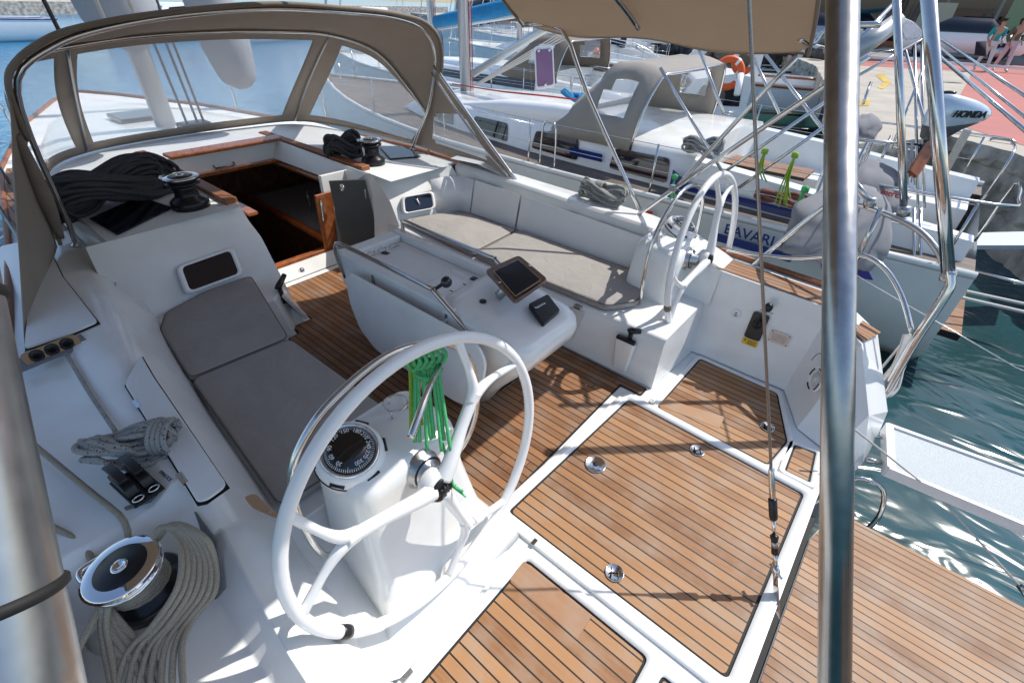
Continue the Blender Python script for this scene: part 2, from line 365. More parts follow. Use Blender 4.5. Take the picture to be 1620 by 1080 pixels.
# companionway surround (below and beside the opening)
b = MB()
b.slab([(4.1, -1.40, 0), (4.1, -2.62, 0), (4.2, -2.62, .14), (4.2, -1.40, .14)], GEL, .05)
b.slab([(4.2, -1.40, .14), (4.2, -1.62, .14), (4.27, -1.47, RZ), (4.27, -1.40, RZ)], GEL, .05)
b.slab([(4.2, -2.24, .14), (4.2, -2.62, .14), (4.27, -2.62, RZ), (4.27, -2.30, RZ)], GEL, .05)
b.build('companionway_surround', yacht, bevel=.008)
# hatch garage walls
b = MB()
b.slab([(OX1, -1.43, RZ + .05), (OX1, -2.65, RZ + .05), (OX1 - .02, -2.65, .69), (OX1 - .02, -1.43, .69)], GELW, .04)
b.slab([(OX1, -2.60, RZ + .05), (3.98, -2.64, RZ + .01), (4.2, -2.56, .66), (OX1, -2.5, .69)], GELW, .03)
b.slab([(OX1, -1.46, RZ + .05), (4.06, -1.44, RZ + .01), (4.2, -1.5, .66), (OX1, -1.56, .69)], GELW, .03)
b.build('hatch_garage', yacht, bevel=.006)
b = MB()
b.box((OX1 - .12, -2.6, .665), (OX1 - .02, -1.46, .70), WOOD)
b.box((4.2, -2.58, .645), (OX1 - .1, -2.46, .675), WOOD)
b.box((4.2, -1.62, .645), (OX1 - .1, -1.54, .675), WOOD)
b.slab([(4.21, -2.16, .68), (4.21, -2.34, .68), (4.21, -2.28, .13), (4.21, -2.14, .13)], WOOD, .03)
b.box((4.18, -2.28, .115), (4.25, -1.6, .15), WOOD)
b.build('companionway_trim', yacht, bevel=.006)
b = MB()
b.slab([(OX1 + .02, -1.46, RZ + .075), (OX1 + .02, -2.62, RZ + .075), (OX1 - .13, -2.60, RZ + .062), (OX1 - .13, -1.48, RZ + .062)], WOOD, .035)
b.build('sliding_hatch_edge', yacht, bevel=.012)
for yy in (RP0, RP1):
    b = MB(); b.box((4.08, yy - .05, RZ - .01), (6.12, yy + .05, RZ + .055), TRIM); b.build('hatch_rail', yacht, bevel=.012)
# interior: dark joinery, worktop with tap, orange lee rail, floor
b = MB()
IN = [(4.24, -1.3, -1.1), (7.2, -3.5, .66)]
x0, y0, z0 = IN[0][0], -3.5, -1.1; x1, y1, z1 = 7.2, -.6, .66
b.quad([(x0, y0, z0), (x1, y0, z0), (x1, y1, z0), (x0, y1, z0)], DWOOD)
b.quad([(x1, y0, z0), (x1, y0, z1), (x1, y1, z1), (x1, y1, z0)], DWOOD)
b.quad([(x0, y0, z0), (x0, y0, z1), (x1, y0, z1), (x1, y0, z0)], DWOOD)
b.quad([(x0, y1, z0), (x0, y1, z1), (x1, y1, z1), (x1, y1, z0)], DWOOD)
b.box((4.5, -3.45, -1.1), (6.7, -2.52, -.06), DWOOD)
b.box((4.75, -1.3, -1.1), (6.2, -.7, -.5), DWOOD)
b.box((4.5, -2.2, -.85), (4.75, -1.8, -.8), WOOD); b.box((4.35, -2.2, -.5), (4.6, -1.75, -.46), WOOD)
b.build('cabin_interior', yacht)
b = MB(); b.box((4.48, -3.45, -.059), (6.7, -2.50, -.02), mat('speckled_worktop', (.6, .56, .54), .4, noise=.3, nscale=90)); b.build('galley_worktop', yacht, bevel=.01)
b = MB(); b.tube([(4.45, -2.42, .0), (6.6, -2.50, .0)], .045, mat('orange_varnish', (.85, .2, .04), .3, noise=.2), seg=8); b.build('galley_rail', yacht)
b = MB(); b.tube([(5.6, -2.80, -.02), (5.6, -2.80, .22), (5.58, -2.78, .27), (5.5, -2.74, .28), (5.45, -2.72, .24), (5.45, -2.72, .18)], .012, CHROME, sub=4); b.build('galley_tap', yacht)
b = MB(); b.tube([(4.22, -2.2, .62), (4.18, -2.2, .6), (4.18, -2.19, .45), (4.22, -2.19, .42)], .012, SS, sub=4); b.build('grab_handle', yacht)
b = MB(); b.tube([(5.56, -1.85, .74), (5.53, -1.85, .72), (5.53, -2.05, .72), (5.56, -2.05, .74)], .008, BLK); b.build('hatch_pull', yacht)

# ---- starboard grey companionway door, folded back against the bulkhead
dr = MB(); dr.slab([(4.14, -2.30, .80), (4.0, -2.60, .78), (3.92, -2.62, .0), (4.12, -2.29, .08)], mat('grey_acrylic', (.075, .08, .078), .35, noise=.12, nscale=3), .015)
door = dr.build('companionway_door', yacht, bevel=.006)
b = MB(); b.box((4.075, -2.42, .70), (4.10, -2.37, .76), SS); b.lathe([(.018, 0), (.018, .02), (.006, .024)], CHROME, (4.08, -2.39, .73), (-1, -.4, 0), seg=12); b.build('lock', door)
for q in (.60, .12): b = MB(); b.box((3.985, -2.605, q), (4.005, -2.56, q + .09), SS); b.build('hinge', door)

# ---- portlights
def portlight(corners, nrm, label=None):
    P = [Vector(p) for p in corners]; n_ = Vector(nrm).normalized()
    c_ = sum(P, Vector()) / 4
    b = MB(); o_ = rpoly([c_ + (p - c_) * 1.16 + n_ * .016 for p in P], .045, 5); i_ = rpoly([c_ + (p - c_) * .97 + n_ * .02 for p in P], .035, 5)
    b.loft([[p - n_ * .03 for p in o_], o_, i_, [p - n_ * .022 for p in i_]], GELW, cap=False)
    f = b.build('portlight', yacht)
    b = MB(); b.slab([p - n_ * .012 for p in i_], DGLASS, .004); b.build('pane', f)
portlight([(3.70, -.80, .615), (3.735, -1.16, .615), (3.615, -1.13, .47), (3.60, -.77, .47)], (-.88, 0.07, .45))
portlight([(3.655, -2.76, .64), (3.575, -3.04, .64), (3.52, -3.01, .51), (3.61, -2.72, .51)], (-.88, .22, .36))

# ---- cockpit moulding: sole base, seat lockers, coamings
b = MB()
b.prism([(-.285, -.2), (-.285, -2.45), (-.29, -2.8), (-.05, -3.25), (4.1, -3.4), (4.1, -.2), (1.2, .1), (.3, .2)], -.3, -.006, GEL)
b.build('cockpit_floor_moulding', yacht)
b = MB()   # starboard seat locker: front panel, seat top
prof = lambda x: [(x, -2.58, .0), (x, -2.60, .36), (x, -2.63, .40), (x, -3.36, .41)]
b.loft([prof(.82), prof(1.0), prof(1.7), prof(2.6), prof(3.75)], GEL, closed=False, cap=False)
b.quad([(.82, -2.58, 0), (.82, -2.60, .36), (.82, -2.63, .40), (.82, -3.3, .41), (.78, -3.3, 0)], GEL)
b.build('starboard_seat_locker', yacht, bevel=.015)
b = MB(); prof = lambda x: [(x, -1.02, .0), (x, -1.0, .34), (x, -.96, .375), (x, -.30, .38)]
b.loft([prof(1.42), prof(1.8), prof(2.6), prof(3.62)], GEL, closed=False, cap=False)
b.quad([(1.42, -1.02, 0), (1.42, -1.0, .34), (1.42, -.96, .375), (1.42, -.3, .38), (1.42, -.3, 0)], GEL)
# moulded step with the pump-handle pocket
b.loft([[(3.30, -1.0, .35), (3.30, -1.2, .33), (3.29, -1.26, 0)], [(3.46, -1.0, .37), (3.50, -1.38, .34), (3.50, -1.42, 0)], [(3.64, -1.0, .4), (3.68, -1.42, .36), (3.66, -1.45, 0)]], GEL, closed=False, cap=False)
b.quad([(3.30, -1.0, .35), (3.30, -1.2, .33), (3.29, -1.26, 0), (3.29, -1.0, 0)], GEL)
b.build('port_seat_locker', yacht, bevel=.015)
# starboard coaming with padded-looking backrest panels
b = MB()
def cp(x, yi, zt, yo=-3.62): return [(x, yi + .07, .40), (x, yi, .66), (x, yi - .01, zt - .03), (x, yi - .04, zt), (x, yo, zt), (x, yo - .06, zt - .04), (x, yo - .12, .52)]
b.loft([cp(.78, -3.32, .66, -3.58), cp(1.15, -3.34, .76), cp(1.5, -3.37, .80), cp(2.4, -3.40, .815), cp(3.1, -3.42, .83), cp(3.62, -3.42, .84)], GEL, closed=False, cap=False, smooth=False)
# rise up to the coachroof side
b.loft([[(3.0, -3.46, .83), (3.0, -3.55, .83), (3.0, -3.62, .80)], [(3.35, -3.46, .88), (3.3, -3.55, .90), (3.3, -3.62, .82)], [(3.7, -3.44, .87), (3.7, -3.55, .88), (3.8, -3.62, .80)]], GEL, closed=False, cap=False)
b.build('starboard_coaming', yacht, bevel=.012)
def backrest(P):
    b = MB()
    for (xa, ya, yb_, zt0), (xc, yc, yd, zt1) in zip(P[:-1], P[1:]):
        b.slab([(xa, ya, .435), (xc, yc, .435), (xc, yd, zt1), (xa, yb_, zt0)], GELW, .05, (0, -.05, 0))
    return b.build('backrest', yacht, bevel=.009)
backrest([(2.705, -3.30, -3.372, .745), (3.30, -3.315, -3.385, .75)]); backrest([(1.335, -3.275, -3.345, .715), (2.685, -3.30, -3.372, .745)])
b = MB(); b.loft([[(3.305, -3.315, .435), (3.42, -3.29, .435), (3.50, -3.20, .435), (3.545, -3.06, .435)], [(3.305, -3.385, .75), (3.45, -3.36, .755), (3.56, -3.24, .76), (3.60, -3.06, .76)]], GELW, closed=False, cap=False); b.build('backrest', yacht, solid=.02)
# aft starboard cockpit side (throttle panel), quarter and coaming cap
b = MB()
A0, A1, A2, A3 = (.86, -3.20, 0), (.10, -3.20, 0), (-.07, -2.86, 0), (-.28, -2.76, -.0)
T0, T1, T2, T3 = (.86, -3.32, .66), (.06, -3.32, .635), (-.16, -3.08, .60), (-.36, -2.92, .26)
b.quad([A0, A1, T1, T0], GEL); b.quad([A1, A2, T2, T1], GEL); b.quad([A2, A3, T3, T2], GEL)
b.quad([T0, T1, (.06, -3.56, .635), (.86, -3.58, .66)], GEL); b.quad([T1, T2, (-.22, -3.42, .54), (.06, -3.56, .635)], GEL)
b.quad([T2, T3, (-.45, -3.1, .22), (-.22, -3.42, .54)], GEL); b.quad([A3, (-.40, -2.72, -.25), (-.47, -2.95, -.1), T3], GEL)
b.quad([T3, (-.47, -2.95, -.1), (-.50, -3.2, -.1), (-.45, -3.1, .22)], GEL)
b.quad([(-.22, -3.42, .54), (-.45, -3.1, .22), (-.50, -3.2, -.1), (-.52, -3.35, -.5), (-.3, -3.72, -.3), (-.1, -3.8, .3)], GEL)
b.quad([(.06, -3.56, .635), (-.22, -3.42, .54), (-.1, -3.8, .3), (.1, -3.82, .5)], GEL)
b.quad([(.86, -3.58, .66), (.06, -3.56, .635), (.1, -3.82, .5), (.86, -3.9, .5)], GEL)
b.build('starboard_quarter', yacht, bevel=.014)
b = MB(); b.slab([(.84, -3.335, .663), (.08, -3.335, .640), (-.02, -3.42, .628), (.05, -3.54, .637), (.84, -3.56, .663)], TEAK, .003, smooth=False)
b.slab([(-.10, -3.145, .625), (-.17, -3.11, .612), (-.235, -3.38, .565), (-.12, -3.42, .585)], TEAK, .003); b.build('coaming_teak', yacht)
# port coaming: broad deck with lids, flowing down beside the helm
b = MB()
def pp(x, a, z1, yb, zb, yf=None, zf=0):
    q = .22 * max(0, min(1, (1.68 - x) / .18)) + .06 * max(0, min(1, (1.3 - x) / .6))
    r = [(x, .44, .3), (x, .42, .64 - q), (x, .36, .66 - q), (x, .22, .64 - q), (x, .03, .645 - q), (x, -.05, .70 - q * .9), (x, a, .70 - q * .8), (x, a - .06, .66 - q * .75), (x, yb, min(zb, .60 - q))]
    r.append((x, yf if yf is not None else yb - .02, zf)); return r
b.loft([pp(-.3, -.02, 0, -.18, .2, -.2, 0), pp(.3, -.02, 0, -.16, .3, -.2, 0), pp(.9, -.04, 0, -.2, .38, -.3, 0), pp(1.3, -.08, 0, -.27, .40, -.34, 0.05), pp(1.5, -.10, 0, -.30, .38, -.32, .2), pp(1.68, -.11, 0, -.31, .40, -.33, .2), pp(2.3, -.16, 0, -.36, .40, -.4, .2), pp(3.0, -.24, 0, -.44, .40, -.46, .2), pp(3.45, -.30, 0, -.50, .42, -.52, .2), pp(3.95, -.36, 0, -.52, .6, -.55, .2), pp(4.75, -.44, 0, -.56, .66, -.6, .2)], GEL, closed=False, cap=False)
b.build('port_coaming', yacht, bevel=.01)
# helm-side footwell fairing, port
b = MB()
b.loft([[(1.46, -.24, .40), (1.46, -.5, .36), (1.44, -.9, .3), (1.42, -1.0, 0)], [(1.25, -.22, .34), (1.25, -.45, .16), (1.22, -.9, .05), (1.2, -1.0, 0)], [(.9, -.16, .3), (.92, -.36, .06), (.9, -.9, .02), (.9, -1.0, 0)], [(.76, -.14, .28), (.76, -.30, .04), (.76, -.9, .01), (.76, -1.0, -.0)]], GEL, closed=False, cap=False)
b.build('helm_foot_fairing', yacht, bevel=.01)
# coaming lids with open gaps (port)
def lid(pts, gap=.006, up=.010, name='locker_lid'):
    b = MB(); b.slab(rpoly([(p[0], p[1], p[2] + up) for p in pts], .03, 4), GELR, .012)
    o = b.build(name, yacht, bevel=.004); b = MB()
    c_ = sum((Vector(p) for p in pts), Vector()) / len(pts)
    b.slab([Vector((c_.x + (p[0] - c_.x) * (1 + gap / max(.05, abs(p[0] - c_.x))), c_.y + (p[1] - c_.y) * (1 + gap / max(.05, abs(p[1] - c_.y))), p[2] + .003)) for p in pts], RUB, .002); b.build('lid_gap', yacht)
    return o
l1 = lid([(2.41,-0.123,0.7), (2.6,-0.248,0.7), (2.373,-0.228,0.7), (1.492,-0.181,0.7), (1.483,-0.105,0.7), (1.5,-0.079,0.7)])
for q in (.18, .82):
    b = MB(); p = Vector((2.381,-0.121,0.718)).lerp(Vector((1.487,-0.074,0.718)), q); b.box((p.x - .035, p.y - .012, p.z - .004), (p.x + .035, p.y + .008, p.z + .004), SS); b.build('hinge', l1)
lid([(4.54,-0.266,0.7), (3.875,-0.21,0.7), (3.103,-0.199,0.7), (3.079,-0.083,0.7), (3.082,0.115,0.7), (3.727,-0.025,0.7)])
# ---- teak sole and aft deck panels
def teak_panel(name, P, m=TEAK, z=0.0, frame=.055, fz=.010, mt=.012, r=.03, parent=yacht, label=None):
    """white raised frame, black seam, then planking"""
    P = [Vector((p[0], p[1])) for p in P]
    out = None
    if frame:
        b = MB(); o_ = rpoly([(q.x, q.y) for q in inset(P, -frame)], r + .02); i_ = rpoly([(q.x, q.y) for q in P], r)
        b.loft([[(p.x, p.y, z - .02) for p in o_], [(p.x, p.y, z + fz - .004) for p in o_], [(p.x, p.y, z + fz) for p in rpoly([(q.x, q.y) for q in inset(P, -frame + .004)], r + .02)], [(p.x, p.y, z + fz) for p in i_], [(p.x, p.y, z - .01) for p in i_]], GEL, cap=False)
        out = b.build(name + '_frame', parent)
    b = MB(); b.prism([(p.x, p.y) for p in rpoly([(q.x, q.y) for q in P], r)], z - .004, z + .001, RUB); b.build('black_seam', parent)
    b = MB(); b.prism([(p.x, p.y) for p in rpoly([(q.x, q.y) for q in inset(P, mt)], max(.002, r - mt * .5))], z, z + .004, m); o = b.build(name, parent)
    return o
teak_panel('cockpit_sole', [(4.02, -1.47), (4.02, -2.60), (.84, -2.56), (.84, -2.46), (1.0, -2.46), (.985, -1.06), (3.26, -1.06), (3.26, -1.28), (3.38, -1.30), (3.38, -1.47)], frame=0, r=.02)
HP = xy((0.89,-2.365,0), (-0.237,-2.334,0), (-0.229,-1.152,0), (0.94,-1.157,0))
main = teak_panel('main_hatch', HP, TEAKH, frame=.06, fz=.012, mt=.014)
PH = [(.70, -1.02), (.05, -1.02), (.05, -.1), (.70, -.1)]
ph = teak_panel('port_hatch', PH, TEAKH, frame=.045, fz=.010)
SH = xy((0.7,-3.151,0), (0.125,-3.132,0), (-0.059,-2.685,0), (-0.02,-2.402,0), (0.706,-2.421,0))
sh = teak_panel('starboard_hatch', SH, TEAKH, frame=.035, fz=.010)
teak_panel('deck_pad', xy((-0.093,-2.695,0), (-0.215,-2.714,0), (-0.243,-2.435,0), (-0.104,-2.432,0)), TEAKH, frame=.03, r=.015)
teak_panel('deck_pad', xy((0.944,-1.074,0), (0.809,-1.078,0), (0.806,-0.948,0), (0.879,-0.936,0), (0.937,-0.967,0)), TEAKH, frame=0, r=.015)
teak_panel('deck_pad', [(-.02, -1.0), (-.26, -1.0), (-.26, -.5), (-.02, -.5)], TEAKH, frame=.03, r=.02)
teak_panel('deck_pad', [(1.12, -.12), (.80, -.12), (.80, .3), (1.12, .3)], TEAKH, z=.012, frame=.03, r=.015)
# finger grips routed in the two side hatches
def grip(P, parent):
    b = MB(); a, c_, d, e = [Vector(p) for p in P]; lo = Vector((0, 0, .012))
    b.slab([a + lo * 1.6, c_ + lo * 1.6, d + lo * .5, e + lo * .5], TEAKF, .014, (0, 0, -1)); b.build('finger_grip', parent, bevel=.004)
grip([(0.7,-0.998,0), (0.317,-1.001,0), (0.316,-0.881,0), (0.703,-0.889,0)], ph)
grip([(0.694,-2.531,0), (0.319,-2.629,0), (0.314,-2.513,0), (0.708,-2.444,0)], sh)
# stainless deck discs
def disc(c_, r, mark, rot=0):
    b = MB(); b.lathe([(r, .003), (r, .007), (r * .93, .009), (r * .9, .0075), (.0, .0075)], SS, c_, seg=28); o = b.build('deck_disc', yacht)
    b = MB()
    if mark == 'hole': b.lathe([(.016, .008), (.016, .0095), (.001, .0095)], RUB, c_, seg=10)
    else:
        u = Vector((math.cos(rot), math.sin(rot), 0)); v = Vector((-u.y, u.x, 0)); c0 = Vector(c_) + Vector((0, 0, .0095))
        for s_ in (-.42, .32): b.tube([c0 + u * r * s_ - v * r * .5, c0 + u * r * (s_ + .1) + v * r * .5], .003, ANOD, seg=5)
        b.tube([c0 - u * r * .4, c0 + u * r * .55 + v * r * .1], .003, ANOD, seg=5)
    b.build('emblem' if mark != 'hole' else 'socket', o)
disc((0.756,-1.734,0.004), .062, 'hole'); disc((0.344,-2.237,0.004), .045, 'F', .6); disc((0.341,-1.24,0.004), .045, 'F', .6); disc((0.078,-2.732,0.004), .045, 'F', .6)
# small hinge hardware by the hatches
for p in ((0.725,-1.11,0.006), (0.761,-0.333,0.006), (0.758,-2.448,0.006), (-0.052,-2.381,0.006)):
    b = MB(); b.box((p[0] - .012, p[1] - .02, .004), (p[0] + .012, p[1] + .02, .016), SS); b.build('hinge', yacht, bevel=.003)

# ---- swim platform
b = MB()
b.prism([(-.365, .3), (-.365, -2.30), (-.44, -2.62), (-2.4, -2.62), (-2.4, .3)], -.34, -.254, GEL); plat = b.build('swim_platform', yacht, bevel=.02)
b = MB(); b.prism([(p.x, p.y) for p in rpoly([(-.37, .3), (-.37, -2.3), (-.455, -2.60), (-2.4, -2.605), (-2.4, .3)], .02)], -.256, -.248, TEAKP); b.build('platform_teak', plat)
b = MB(); b.prism([(-.286, -.2), (-.286, -2.5), (-.30, -2.5), (-.30, -.2)], -.8, -.008, GEL); b.prism([(-.302, -.2), (-.302, -2.48), (-.36, -2.48), (-.36, -.2)], -.40, -.26, RUB); b.build('transom', yacht)
b = MB(); b.tube([(-.42, -2.72, -.25), (-.46, -2.78, -.1), (-.6, -2.82, -.12), (-.66, -2.78, -.3), (-.62, -2.72, -.5)], .014, SS, sub=4); b.build('boarding_rail', yacht)
b = MB(); b.slab([(4.12, -1.395, .0), (3.45, -1.43, .0), (3.45, -1.43, .06), (4.12, -1.395, .08)], GEL, .01); b.build('sole_kerb', yacht)
b = MB(); b.lathe([(.03, 0), (.03, .012), (.014, .02)], CHROME, (4.14,-1.832,0.043), (-1, 0, .3), seg=16); b.build('drain_fitting', yacht)
# ============================================================= STEERING WHEELS
def wheel(label, cy, base_deg, tape):
    C0 = Vector((.937, cy, .699)); tl = -.106; n = Vector((math.cos(tl), 0, math.sin(tl))); u = Vector((0, 1, 0)); v = u.cross(n) * -1
    if v.z < 0: v = -v
    R = .585
    P = lambda a, r, d=0: C0 + (u * math.cos(math.radians(a)) + v * math.sin(math.radians(a))) * r - n * d
    t = thing('steering_wheel', label, 'steering wheel', C0, 'pair of steering wheels')
    b = MB(); b.tube([P(k * 5, R) for k in range(72)], .0225, GELW, seg=14, closed=True); b.build('rim', t)
    for k in range(3):
        a = base_deg + 120 * k; b = MB()
        b.tube([P(a, .035, .03), P(a, .10, .032), P(a, .24, .018), P(a, .34, .012), P(a, .38, .01)], [.036, .030, .024, .024, .028], GELW, seg=12, sub=4)
        for s in (-1, 1):
            b.tube([P(a + s * 1, .34, .012), P(a + s * 3.5, .40, .01), P(a + s * 11, .47, .004), P(a + s * 20.5, R - .005, 0)], [.022, .022, .015, .0175], GELW, seg=12, sub=5)
        b.build('spoke', t)
    b = MB(); b.lathe([(.0, -.03), (.055, -.03), (.066, -.015), (.066, .03), (.056, .045), (.0, .047)], GELW, C0, -n); b.lathe([(.03, -.16), (.03, -.03)], SS, C0, -n, seg=16); h = b.build('hub', t)
    b = MB(); b.lathe([(.052, .044), (.052, .052), (.043, .056), (.018, .05), (.018, .062), (.014, .068), (0, .068)], BLK, C0, -n)
    for k in range(8): b.tube([P(k * 45, .0, .062), P(k * 45, .026, .062)], .005, BLK, seg=5)
    b.build('hub_cap', h)
    b = MB(); b.tube([P(tape - 2.4, R), P(tape - .8, R), P(tape + .8, R), P(tape + 2.4, R)], [.0235, .026, .0255, .0235], BLK if cy > -2 else mat('grey_tape', (.16, .14, .12), .7), seg=12); b.build('spoke_tape', t)
    return t
wheel('big white three-spoke steering wheel in the foreground, beside the green rope', -.70, 12, -34)
wheel('white three-spoke steering wheel on the far side, near the black throttle lever', -3.345, -12, -16)

# ============================================================= HELM PEDESTALS
def digits(parent, c_, nrm, up, r, txts):
    nrm = Vector(nrm).normalized(); up = Vector(up); side = up.cross(nrm).normalized(); up = nrm.cross(side)
    for ang, s in txts:
        a = math.radians(ang); d = up * math.cos(a) + side * math.sin(a); p = Vector(c_) + d * r
        tt = text_obj(s, 'dial_numeral', p, axes(d.cross(nrm), d), .021, WHT, parent, ext=.0004, align='CENTER')
def pedestal(label, cy, mir):
    """mir=+1: compass toward +y (port helm); -1: compass toward -y"""
    t = thing('helm_pedestal', label, 'helm pedestal', (1.15, cy, 0), 'pair of helm pedestals')
    Y = lambda d: cy + mir * d
    b = MB()
    def ring(x0, x1, w0, w1, z0, z1, n=7, r=.09, dz=0):
        # rounded rectangle, x0 aft .. x1 fwd, height may slope
        out = []
        for px_, py_ in rr(x0, w0, x1, w1, min(r, (x1 - x0) * .48, (w1 - w0) * .48), n):
            f = (px_ - x0) / (x1 - x0); out.append((px_, Y(py_), z0 + (z1 - z0) * f))
        return out
    b.loft([ring(.80, 1.42, -.40, .42, 0, .01, r=.05), ring(.84, 1.42, -.36, .38, .05, .08, r=.06), ring(.92, 1.40, -.31, .33, .08, .12, r=.06), ring(.97, 1.39, -.275, .30, .28, .32, r=.07), ring(1.02, 1.38, -.24, .285, .52, .56, r=.07), ring(1.02, 1.37, -.225, .285, .70, .72, r=.08), ring(1.03, 1.36, -.215, .275, .755, .785, r=.08), ring(1.05, 1.34, -.195, .255, .782, .812, r=.07)], GEL)
    b.build('pedestal_body', t, bevel=0)
    # boss for the wheel shaft with engraved steel ring
    b = MB(); ax = (-.98, 0, .12); b.lathe([(.085, 0), (.085, .02), (.07, .03), (.07, .05), (.045, .06), (.04, .10), (0, .10)], SSB, (1.045, cy, .69), ax); s_ = b.build('wheel_brake', t)
    b = MB(); b.lathe([(.066, .0505), (.066, .054), (.05, .056)], BLK, (1.045, cy, .69), ax); b.build('brake_dial', s_)
    # compass
    cc = Vector((1.20, Y(.19), .80)); ax = Vector((-.38, mir * .12, 1)).normalized()
    b = MB(); b.lathe([(.125, -.10), (.13, -.03), (.13, .0), (.128, .022), (.118, .05), (.098, .062), (.094, .058), (.0, .05)], GELW, cc, ax, seg=40); cp_ = b.build('compass_housing', t)
    b = MB(); b.lathe([(.1305, -.004), (.134, 0), (.1305, .004)], RUB, cc, ax, seg=40); b.build('seal', cp_)
    b = MB(); b.lathe([(.094, .056), (.098, .066), (.104, .066), (.108, .056)], CHROME, cc, ax, seg=40); b.build('dial_ring', cp_)
    for k in range(6):
        b = MB(); a = math.radians(60 * k + 20); U = ax.orthogonal().normalized(); V = ax.cross(U); p = cc + ax * .028 + (U * math.cos(a) + V * math.sin(a)) * .127; q = (U * -math.sin(a) + V * math.cos(a))
        b.tube([p - q * .026, p + q * .026], .007, ANOD, seg=6); b.build('clip', cp_)
    b = MB(); b.lathe([(.094, .045), (.094, .058), (.088, .066), (.07, .079), (.045, .087), (.0, .091)], mat('compass_black', (.006, .007, .009), .07, spec=.8), cc, ax, seg=36); dl = b.build('compass_dial', cp_)
    b = MB(); fwd = (Vector((-.95, -.3 * mir, 0))); U = (fwd - ax * fwd.dot(ax)).normalized(); V = ax.cross(U)
    for k in range(72):
        a = math.radians(k * 5); d = U * math.cos(a) + V * math.sin(a); L = .010 if k % 6 else .017
        b.tube([cc + ax * .067 + d * .089, cc + ax * (.067 + L * .62) + d * (.089 - L)], .0011, WHT, seg=3)
    b.build('degree_marks', dl)
    up = Vector((1, .25, .3))
    digits(dl, cc + ax * .084, ax, Vector((.9, -.45, 0)), .060, ((-42, '120'), (-5, '150'), (32, '180'), (62, '210'), (95, '240'), (-78, '90'), (-108, '60'), (-140, '30'), (128, '270'), (160, '300')))
    # throttle-cable style instrument ring beside compass: cup holder ring
    rc = Vector((1.26, Y(-.075), .845)); b = MB(); b.tube([rc + Vector((math.cos(k * .3927) * .05, math.sin(k * .3927) * .05, 0)) for k in range(16)], .0045, SS, seg=7, closed=True)
    for k in (0, 2.1, 4.2): b.tube([rc + Vector((math.cos(k) * .05, math.sin(k) * .05, 0)), rc + Vector((math.cos(k) * .045, math.sin(k) * .045, -.06))], .0035, SS, seg=6)
    b.build('cup_ring', t)
    # stainless guard hoop
    b = MB(); x = 1.15
    b.tube([(x + .17, Y(.24), .30), (x + .08, Y(.34), .32), (x + .02, Y(.41), .45), (x, Y(.44), .72), (x, Y(.42), .93), (x, Y(.35), 1.05), (x, Y(.22), 1.14), (x, Y(0), 1.19), (x, Y(-.22), 1.13), (x, Y(-.37), 1.0), (x, Y(-.435), .82), (x, Y(-.43), .6), (x + .02, Y(-.36), .42), (x + .08, Y(-.29), .32), (x + .17, Y(-.22), .30)], .0135, SS, seg=10, sub=6)
    b.build('guard_hoop', t)
    b = MB(); b.tube([(x, Y(-.2), 1.14), (1.24, Y(-.16), .80)], .011, SS); b.build('hoop_stay', t)
    return t
pedestal('white moulded helm pedestal behind the near wheel, its compass dial in full view', -.72, 1)
pedestal('white moulded helm pedestal behind the far wheel, against the starboard coaming', -3.27, -1)

# ============================================================= CUSHIONS
def cushion(label, P, z, h, name='seat_cushion', group=None, seam=None):
    b = MB(); P = [Vector((p[0], p[1])) for p in P]
    o = rpoly([(p.x, p.y) for p in P], .05, 4); c_ = sum((Vector((p.x, p.y)) for p in o), Vector((0, 0))) / len(o)
    def off(d, zz): return [((p.x - c_.x) * (1 - d / max(.2, (p - c_).length)) + c_.x, (p.y - c_.y) * (1 - d / max(.2, (p - c_).length)) + c_.y, zz) for p in [Vector((q.x, q.y)) for q in o]]
    b.loft([off(.02, z), off(0, z + .015), off(-.003, z + h * .5), off(0, z + h - .018), off(.012, z + h - .004), off(.03, z + h)], CUSH, cap=False)
    top = off(.03, z + h); cen = [(c_.x, c_.y, z + h + .014)]
    mid = off(.16, z + h + .012); n = len(top)
    b.add(top + mid + cen, [(i, (i + 1) % n, n + (i + 1) % n, n + i) for i in range(n)] + [(n + i, n + (i + 1) % n, 2 * n) for i in range(n)], CUSH, True)
    co = b.build(name); tag(co, label, 'cushion', group)
    b = MB(); b.tube(off(.006, z + h - .008), .004, mat('piping', (.13, .115, .10), .8), seg=5, closed=True); b.build('piping', co)
    return co
G_ = 'cockpit seat cushions'
cushion('taupe seat cushion on the near bench with a rounded corner under the small window', [(3.60, -1.20), (3.60, -.86), (3.50, -.56), (3.30, -.46), (2.66, -.40), (2.62, -.97)], .385, .055, group=G_)
cushion('long taupe seat cushion on the near bench, running behind the big wheel', [(2.61, -.97), (2.65, -.40), (1.5, -.31), (1.47, -.98)], .385, .055, group=G_)
cushion('taupe seat cushion in the forward corner of the far bench, under the backrest', [(3.60, -2.70), (3.50, -3.02), (3.30, -3.24), (2.64, -3.27), (2.60, -2.62)], .405, .055, group=G_)
cushion('taupe seat cushion on the far bench nearest the far wheel, partly in sunlight', [(2.58, -2.62), (2.62, -3.27), (1.40, -3.27), (1.24, -3.16), (1.16, -2.85), (1.30, -2.64)], .405, .06, group=G_)

# ============================================================= COCKPIT TABLE
tb = thing('cockpit_table', 'white moulded cockpit table with folded leaves, drinks tray and stainless grab rails', 'table', (2.1, -1.86, 0))
b = MB()
def tr(x, w, z, y0=-1.87): return [(x, y0 + w, z - .26), (x, y0 + w, z - .03), (x, y0 + w - .03, z), (x, y0 - w + .03, z), (x, y0 - w, z - .03), (x, y0 - w, z - .26)]
